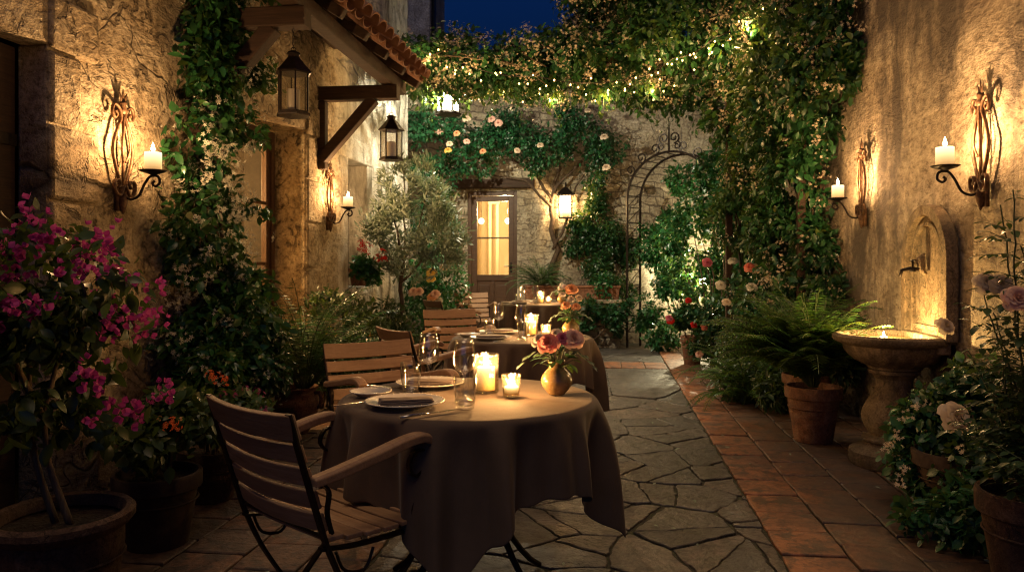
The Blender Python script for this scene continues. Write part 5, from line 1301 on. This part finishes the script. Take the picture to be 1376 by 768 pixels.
# rose bush in front of the fountain and tall rose stems at the right edge
P0 = (1.70, 3.98, .33)
t = mound('white_rose_bush', 'dark rose bush with small white flower clusters and one large cream bloom before the fountain', 'rose bush', [(1280,590,3.9,.26,.22),(1240,570,3.95,.18,.14),(1330,560,3.8,.22,.22),(1230,620,3.9,.15,.12),(1330,640,3.6,.24,.18),(1290,660,3.6,.20,.13),(1310,520,3.9,.16,.15),(1260,650,3.8,.14,.11),(1295,700,3.45,.22,.13),(1250,690,3.5,.15,.10),(1330,690,3.35,.16,.13),(1270,560,3.9,.2,.16)], 7200, .05, 'rleaf', 68, T=BL_R, base=P0, th=-.2)
roses(t, [(1280,562,'cream',3.55)], .075, s0=77); PW = []
for (px, py, d) in ((1215,560,3.8),(1232,548,3.8),(1243,543,3.85),(1190,600,3.75),(1205,585,3.8),(1197,595,3.75),(1250,556,3.8),(1215,632,3.6),(1212,650,3.6),(1300,545,3.8),(1345,520,3.5),(1290,600,3.5)):
    p = at(px, py, d); PW.append((p[0]-P0[0], p[1]-P0[1], p[2]-P0[2]))
PW = np.array(PW); blossoms('blossoms', t, PW, np.tile([-.4,-.8,.5], (len(PW),1)), 9, .013, .011, M['cream'], 3)
def branchy(name, label, cat, base, tips, leafsize, seed, mat='rleaf', nleaf=16, T=BL_B, r0=.006):
    """upright stems with alternate leaflets, base->tips (world)"""
    t = thing(name, label, cat, base); rd = random.Random(seed); m = MB(); Ps, Ds, Ns, Ss = [], [], [], []; b = Vector(base)
    for tip in tips:
        tp = Vector(tip)-b; mid = tp*.5+Vector((rd.uniform(-.06,.06), rd.uniform(-.06,.06), .06)); n = 22; pts = []
        for i in range(n+1): u = i/n; pts.append(Vector((0,0,0))*(1-u)**2+mid*2*u*(1-u)+tp*u*u+Vector((rd.uniform(-1,1), rd.uniform(-1,1), 0))*.004)
        m.tube(pts, [r0*(1-.6*i/n) for i in range(n+1)], 5)
        for k in range(nleaf):
            u = .22+.78*k/nleaf; i = int(u*n); p = pts[i]; ax = (pts[min(i+1,n)]-pts[i-1]).normalized(); a = k*2.4+rd.random(); sd = Vector((math.cos(a), math.sin(a), rd.uniform(-.2,.5))); st = p+sd*.04
            m.tube([p, st, st+sd*leafsize*1.3], .0012, 4)
            for (f, s, sz) in ((1.3, 0, 1), (.6, 1, .85), (.6, -1, .85), (.05, 1, .7), (.05, -1, .7)):
                q = st+sd*leafsize*f; lat = sd.cross(Vector((0,0,1))).normalized(); d = sd*(1 if s == 0 else .35)+lat*s; Ps.append(tuple(q)); Ds.append(tuple(d+Vector((0,0,-.25)))); Ns.append((rd.uniform(-.3,.3), rd.uniform(-.3,.3), 1)); Ss.append(leafsize*sz*rd.uniform(.8,1.2))
    V, Fc = inst(T, np.array(Ps), np.array(Ds), np.array(Ns), np.array(Ss)); np_mesh('foliage', V, Fc, M[mat], t); m.build('stem', M['stem'], t); return t
B1 = (1.60, 3.08, .36)
t = branchy('tall_rose_bush', 'tall thorny rose stems with pale pink blooms at the right edge of the yard', 'rose bush', B1, [at(1345,275,2.95), at(1318,385,3.0), at(1362,255,2.8), at(1372,330,2.75), at(1335,420,3.0), at(1380,405,2.7), at(1300,470,3.15), at(1350,480,2.8), at(1365,560,2.8), at(1320,600,2.9), at(1375,620,2.6), at(1290,560,3.1), at(1395,470,2.9), at(1392,300,2.9), at(1345,540,2.9)], .050, 5, nleaf=22, mat='shrub')
roses(t, [(1366,404,'blush',2.68),(1345,384,'cream',2.95),(1325,384,'cream',3.0),(1268,440,'cream',3.7)], .055, s0=90)
# ------------------------------------------------------------------ left side pots
BP = (-1.835, 2.39, .38)
bt = thing('bougainvillea', 'magenta bougainvillea bush in the big dark pot at the left edge', 'flowering shrub', BP)
bl = []
for (px, py, d, r) in ((40,370,2.7,.22),(100,380,2.7,.20),(140,420,2.7,.16),(30,450,2.6,.20),(90,460,2.7,.20),(150,400,2.75,.13),(60,330,2.75,.15),(10,400,2.5,.2),(20,520,2.5,.16),(90,530,2.7,.15),(150,560,2.8,.12),(115,500,2.7,.14),(180,440,2.8,.08),(50,560,2.6,.12)):
    a = at(px, py, d); bl.append((a[0]-BP[0], a[1]-BP[1], a[2]-BP[2], r, r, r*.9))
P, O = cloud(bl, 2000, 81, 5, -.12, .3); leafage('foliage', bt, BL_B, P, O, .058, M['bleaf'], 81, .7)
P, O = cloud([b for b in bl[:7]+bl[7:8]+[bl[12]]], 58, 82, 3, .04, .85); blossoms('bracts', bt, P, O, 8, .026, .024, M['bract'], 82, BRACT)
lowp = [];
for (px, py, d) in ((115,510,2.55),(125,520,2.55),(150,540,2.7),(160,550,2.7),(133,570,2.6),(185,545,2.8),(182,560,2.8),(120,490,2.6),(215,530,3.0),(225,520,3.0)): p = at(px, py, d); lowp.append((p[0]-BP[0], p[1]-BP[1], p[2]-BP[2]))
blossoms('bracts', bt, np.array(lowp), np.tile([.3,-.7,.5], (len(lowp),1)), 5, .024, .025, M['bract'], 83, BRACT)
def relp(px, py, d): a = at(px, py, d); return (a[0]-BP[0], a[1]-BP[1], a[2]-BP[2])
stems('stem', bt, [[(-.02,0,0),relp(38,560,2.6),relp(45,470,2.65),relp(50,380,2.7)],[(.03,.0,0),relp(70,620,2.6),relp(60,560,2.6),relp(90,450,2.7),relp(110,380,2.7)],[relp(60,560,2.6),relp(20,480,2.6),relp(15,400,2.55)],[relp(90,480,2.7),relp(140,430,2.75),relp(180,430,2.8)]], .013, .004, M['bark'], 7, .02, 5)
GP = (-2.0, 3.21, .29)
t = mound('geranium', 'leafy geranium with coral and magenta heads in the second dark pot from the camera', 'geranium', [(210,590,3.4,.20,.14),(240,570,3.5,.18,.14),(180,590,3.3,.14,.12),(225,550,3.5,.12,.10)], 1300, .055, 'bleaf', 84, T=BL_R, base=GP)
def heads(t, L_, mat, size, seed):
    for i, (px, py, d) in enumerate(L_): blossoms('flower_head', t, np.array([tuple(Vector(at(px, py, d))-t.location)]), np.array([[.2,-.7,.6]]), 1, .0, size, M[mat], seed*20+i, HEAD, False)
heads(t, [(225,573,3.25),(232,567,3.3),(238,572,3.3)], 'orange', .026, 1); heads(t, [(180,545,3.2),(187,560,3.2),(205,535,3.3),(220,520,3.4)], 'bract', .03, 2); heads(t, [(243,563,3.3),(214,562,3.3)], 'peach', .014, 3)
t = mound('lantana', 'low plant with bright orange flower heads behind the front chair back', 'flowering plant', [(290,545,4.0,.18,.13),(310,560,3.9,.16,.13),(265,560,3.9,.16,.14),(330,555,4.0,.12,.1)], 1500, .05, 'shrub', 85, T=BL_R, base=(-2.10, 3.86, .25))
heads(t, [(282,503,3.85),(300,509,3.8),(304,512,3.8),(290,508,3.8)], 'orange', .036, 4); heads(t, [(330,522,3.8),(345,525,3.8),(352,530,3.8),(318,528,3.8),(355,552,3.8),(300,530,3.8)], 'purple', .026, 5)
# left mid: white flowered bush, fern, rosemary-like shrubs, corner plants
mound('jasmine_bush', 'bushy white flowered plant at the foot of the left vine', 'shrub', [(320,440,4.9,.26,.26),(345,455,5.0,.18,.2),(300,480,4.8,.26,.22),(340,500,4.9,.22,.18),(285,500,4.5,.16,.14),(330,400,5.1,.2,.2)], 6500, .058, 'jleaf', 86, T=BL_B, nb=110, bsize=.012, bk=6, base=(-2.35, 4.9, GZ), shell=.5)
fern('lady_fern', 'upright bright fern beside the left doorway in front of the wall', (-2.22, 5.43, .35), 64, 1.0, 76, (38, 88), .085, droop=.8, mat='lit')
for i, (px, d, lb) in enumerate(((440, 6.7, 'dark bushy shrub against the left wall just behind the fern'), (478, 7.3, 'middle dark bushy shrub below the window with red geraniums'), (515, 8.0, 'dark bushy shrub at the foot of the olive tree'))):
    mound('evergreen_shrub', lb, 'shrub', [(px,425,d,.24,.24),(px+18,450,d-.2,.22,.2),(px-20,455,d,.22,.2),(px+5,475,d-.2,.26,.2),(px,500,d-.1,.25,.18)], 3400, .050, 'shrub', 90+i, T=BL_J, group='dark evergreen shrubs along the left wall', droop=-.3, nb=6, bmat='yellow', bk=2)
t = mound('geranium', 'red geranium on the far window sill of the left wall', 'geranium', [(487,360,8.35,.17,.13),(500,368,8.2,.12,.11),(475,365,8.45,.11,.10)], 900, .055, 'lit', 95, T=BL_R, base=(XL+.02, 8.22, 1.20))
heads(t, [(488,331,7.95),(493,334,7.95),(512,341,7.7),(517,346,7.7),(508,347,7.7)], 'red', .068, 7)
# olive tree
OT = (-2.12, 8.15, .32)
ot = thing('olive_tree', 'slender olive tree with silvery leaves in front of the pale left wall', 'tree', OT)
ob = []
for (px, py, d, r) in ((540,250,8.2,.26),(560,290,8.2,.33),(520,300,8.3,.30),(590,310,8.2,.30),(550,345,8.2,.26),(595,350,8.2,.18),(522,352,8.3,.18),(570,235,8.2,.20),(585,270,8.2,.22),(530,225,8.2,.14),(615,335,8.2,.16),(510,305,8.3,.14)):
    a = at(px, py, d); ob.append((a[0]-OT[0], a[1]-OT[1], a[2]-OT[2], r, r, r))
P, O = cloud(ob, 8500, 97, 5.0, .06, .25); leafage('crown', ot, BL_N, P, O, .075, M['olive'], 97, -.55, .6, .6)
def ro(px, py, d): a = at(px, py, d); return (a[0]-OT[0], a[1]-OT[1], a[2]-OT[2])
stems('trunk', ot, [[(0,0,0),ro(537,450,8.2),ro(541,390,8.2),ro(541,345,8.2)]], .030, .020, M['bark'], 9, .03, 1)
stems('limb', ot, [[ro(541,345,8.2),ro(525,300,8.25),ro(525,250,8.25)],[ro(541,350,8.2),ro(565,310,8.2),ro(575,250,8.2)],[ro(541,380,8.2),ro(570,345,8.2),ro(605,330,8.2)],[ro(541,345,8.2),ro(545,290,8.2),ro(545,220,8.2)],[ro(540,365,8.2),ro(515,335,8.3),ro(500,300,8.3)]], .016, .004, M['bark'], 6, .04, 2)
# left back corner greenery with pink roses
t = mound('corner_shrub', 'tall green shrub filling the left back corner beside the far door', 'shrub', [(600,380,10.6,.34,.36),(580,420,10.0,.34,.32),(610,420,10.8,.26,.3),(560,440,9.6,.3,.3),(600,450,10.2,.32,.28),(590,340,11,.3,.3),(560,380,10.4,.3,.34),(585,480,9.8,.3,.22)], 7500, .06, 'lit', 99, T=BL_J, base=(-2.3, 10.2, GZ))
roses(t, [(556,393,'blush',9.3),(564,392,'blush',9.3),(581,400,'peach',9.4),(585,396,'blush',9.4),(580,367,'yellow',9.6),(579,375,'yellow',9.6),(597,359,'cream',9.8),(590,405,'white',9.4)], .065, s0=130)
mound('ground_cover', 'dark leafy plants along the foot of the left wall before the corner shrub', 'shrub', [(545,470,9.0,.3,.2),(520,490,8.8,.3,.2),(600,470,10.6,.3,.24)], 2400, .05, 'shrub', 100, base=(-2.2, 9.2, GZ))

# ------------------------------------------------------------------ bouquets in the vases
va_off = [it for it in items if it[4] == 'ochre vases'][0][1]
def bouquet(i, label, fl, seed, leafn=46):
    x, y = wt[i]; t = thing('bouquet', label, 'flowers', (x+va_off.x, y+va_off.y, TOPZ+.118)); rd = random.Random(seed)
    m = MB(); Ps, Ds, Ns, Ss = [], [], [], []
    R3 = Matrix.Rotation(YAW, 3, 'Z')
    for (a, b, c, s, col) in fl:       # offsets in metres in view-aligned table axes
        p = R3 @ Vector((a, b, c)); m.tube([(0,0,-.06), tuple(p*.5+Vector((0,0,.01))), tuple(p)], .002, 5); rose(t, p*1.12, s*1.28, col, seed+int(a*1000), (p.x*6, p.y*6-1.1, .75))
    for k in range(leafn):
        az = rd.uniform(0, 6.28); e = rd.uniform(-.15, 1.2); l = rd.uniform(.045,.10); d = Vector((math.cos(az)*math.cos(e), math.sin(az)*math.cos(e), math.sin(e)))
        p = d*l*.75; m.tube([(0,0,-.02), tuple(p)], .0011, 4); Ps.append(tuple(p)); Ds.append(tuple(d+Vector((0,0,-.3)))); Ns.append((rd.uniform(-.4,.4), rd.uniform(-.4,.4), 1)); Ss.append(rd.uniform(.03,.058))
    V, Fc = inst(BL_B, np.array(Ps), np.array(Ds), np.array(Ns), np.array(Ss)); np_mesh('foliage', V, Fc, M['lit'], t)
    for s in (-1, 1):       # trailing variegated sprigs
        for k in range(9):
            u = k/8; p = R3 @ Vector((s*(.045+.085*u), -.02, .045-.05*u*u+rd.uniform(-.008,.008))); Ps = [tuple(p)]*2
            V, Fc = inst(BL_J, np.array(Ps), np.array([(s, .6, -.4), (s, -.6, -.6)]), np.array([(0,0,1.)]*2), np.array([.03,.03]))
            if k == 0: acc = [(V, Fc)]
            else: acc.append((V, Fc))
        V, Fc = merge(acc); np_mesh('sprig', V, Fc, M['olive'], t)
    m.build('stems', M['stem'], t); return t
bouquet(0, 'bouquet of coral, mauve and cream roses in the vase on the nearest table', [(-.028,-.038,.062,.034,'coral'),(.018,-.030,.078,.026,'mauve'),(.052,-.022,.076,.036,'blush'),(-.058,-.010,.070,.026,'cream'),(.0,.03,.088,.026,'cream'),(.04,.04,.07,.026,'coral')], 200)
bouquet(1, 'tall bouquet of peach and orange roses on the middle table', [(-.03,-.03,.075,.034,'peach'),(.03,-.03,.068,.032,'peach'),(.005,.0,.17,.034,'peach'),(-.05,.02,.14,.022,'cream'),(.05,.02,.12,.022,'cream'),(0,-.02,.115,.024,'cream')], 220, 70)
bouquet(2, 'small cream bouquet on the farthest table', [(-.02,-.03,.06,.032,'cream'),(.03,-.02,.07,.03,'blush'),(0,.02,.09,.03,'cream')], 240)

# a few fallen leaves and petals on the paving
q = np.random.default_rng(14); n = 90; PP = np.stack([np.where(q.random(n) < .5, q.uniform(.2, 1.9, n), q.uniform(-2.3, 1.2, n)), q.uniform(2.4, 9.5, n), np.full(n, .026)], 1)
V, Fc = inst(BL_J, PP, np.stack([q.normal(size=n), q.normal(size=n), np.zeros(n)], 1), np.stack([q.normal(size=n)*.15, q.normal(size=n)*.15, np.ones(n)], 1), q.uniform(.018, .042, n))
o = np_mesh('fallen_leaves', V, Fc, M['olive']); tag(o, 'small fallen leaves scattered over the flagstones and terracotta tiles', 'leaves', kind='stuff')
# garden lantern standing on a post behind the glossy shrub
p = at(948, 372, 11.2); gl = thing('garden_lantern', 'bright garden lantern on a slim post hidden behind the glossy shrub', 'lantern', (p[0], p[1], GZ))
hz = p[2]-.02; m = MB(); m.tube([(0,0,0),(0,0,hz-.12)], .02, 8); m.lathe([(.001,0),(.10,0),(.09,.02),(.03,.04),(.001,.05)], 16); m.build('post', M['iron'], gl)
m = MB(); m.lathe([(.001,hz-.12),(.09,hz-.12),(.09,hz-.10),(.001,hz-.10)], 6); m.build('base', M['iron'], gl)
m = MB(); m.lathe([(.085,hz-.10),(.085,hz+.14)], 6); m.build('pane', M['frost'], gl)
m = MB(); m.lathe([(.001,hz+.14),(.11,hz+.14),(.10,hz+.16),(.03,hz+.21),(.001,hz+.22)], 6); m.build('roof', M['iron'], gl)
m = MB(); m.lathe([(.001,hz-.04),(.02,hz-.03),(.028,hz),(.02,hz+.03),(.001,hz+.045)], 12); m.build('bulb', M['flamecore'], gl, True)
GLP = (p[0], p[1], p[2])
# ------------------------------------------------------------------ light
def point(name, loc, w, col=(1,.62,.28), r=.03):
    l = bpy.data.lights.new(name, 'POINT'); l.energy = w; l.color = col; l.shadow_soft_size = r
    o = bpy.data.objects.new(name, l); COL.objects.link(o); o.location = loc; return o
W = bpy.data.worlds.new('World'); sc.world = W; W.use_nodes = True; nt = W.node_tree; nt.nodes.clear()
sky = N(nt, 'ShaderNodeTexSky', sky_type='NISHITA'); sky.sun_disc = False; sky.sun_elevation = R(-3.2); sky.sun_rotation = R(200); sky.ozone_density = 3
skc = mixc(nt, 1.0, sky.outputs[0], (.08,.62,1.0), 'MULTIPLY')
SKYK = 1.5
bg = N(nt, 'ShaderNodeBackground', {0: skc, 1: SKYK}); N(nt, 'ShaderNodeOutputWorld', {0: bg.outputs[0]})
L = bpy.data.lights.new('fill_sun', 'SUN'); L.energy = .78; L.angle = R(28); L.color = (1,.70,.42)  # soft overhead fill added to brighten the yard, not a real sun
o = bpy.data.objects.new('fill_sun', L); COL.objects.link(o); o.rotation_euler = (R(16), R(-3), 0)

# ------------------------------------------------------------------ camera
cam = bpy.data.cameras.new('camera'); co = bpy.data.objects.new('camera', cam); COL.objects.link(co)
co.location = (0, 0, EYE); co.rotation_euler = (PI/2, 0, YAW)
cam.sensor_width = 36; cam.lens = F/1376*36; cam.shift_y = -(384-355)/1376; cam.clip_start = .02; cam.clip_end = 500
cam.dof.use_dof = True; cam.dof.focus_distance = 2.95; cam.dof.aperture_fstop = 5.6; cam.dof.aperture_blades = 8
sc.camera = co
sc.render.engine = 'CYCLES'; cy = sc.cycles
cy.use_denoising = True; cy.denoiser = 'OPENIMAGEDENOISE'; cy.max_bounces = 7; cy.diffuse_bounces = 3; cy.glossy_bounces = 3; cy.transmission_bounces = 6; cy.transparent_max_bounces = 14
cy.sample_clamp_indirect = 3; cy.sample_clamp_direct = 0; cy.caustics_reflective = False; cy.caustics_refractive = False; cy.blur_glossy = 1; cy.use_light_tree = True; cy.filter_width = 1.15
sc.view_settings.view_transform = 'Standard'; sc.view_settings.look = 'None'; sc.view_settings.exposure = 0; sc.view_settings.gamma = 1
def jar(g): return [it for it in items if it[4] == g][0][1]
for i, a in enumerate(SCL): point('sconce_light', a, (36,40,40,40)[i], (1,.57,.24), .022)
for i,(x,y) in enumerate(wt):
    for g, wv, h in (('pillar candles in jars', 15, .125), ('votive candles', 6, .06)):
        o_ = jar(g); point('table_candle_light', (x+o_.x, y+o_.y, TOPZ+h), wv, (1,.58,.26), .014)
point('lantern_light', LN2, 650, (1,.94,.76), .04)
point('wall_lantern_light', WL, 85, (1,.66,.32), .04)
point('fountain_light', FC, 48, (1,.62,.22), .015)
point('far_room_light', (-1.75, YB+.9, 2.2), 170, (1,.76,.42), .05)
point('side_room_light', (XL-1.2, 6.2, 2.0), 260, (1,.64,.28), .06)
point('garden_lantern_light', GLP, 300, (1,.90,.62), .04)
for P in (GP1, GP2):
    for k in range(4, len(P), 9):
        q = P[k]; point('string_light_glow', (q.x, q.y-.12, q.z-.10), 10, (1,.60,.22), .03)
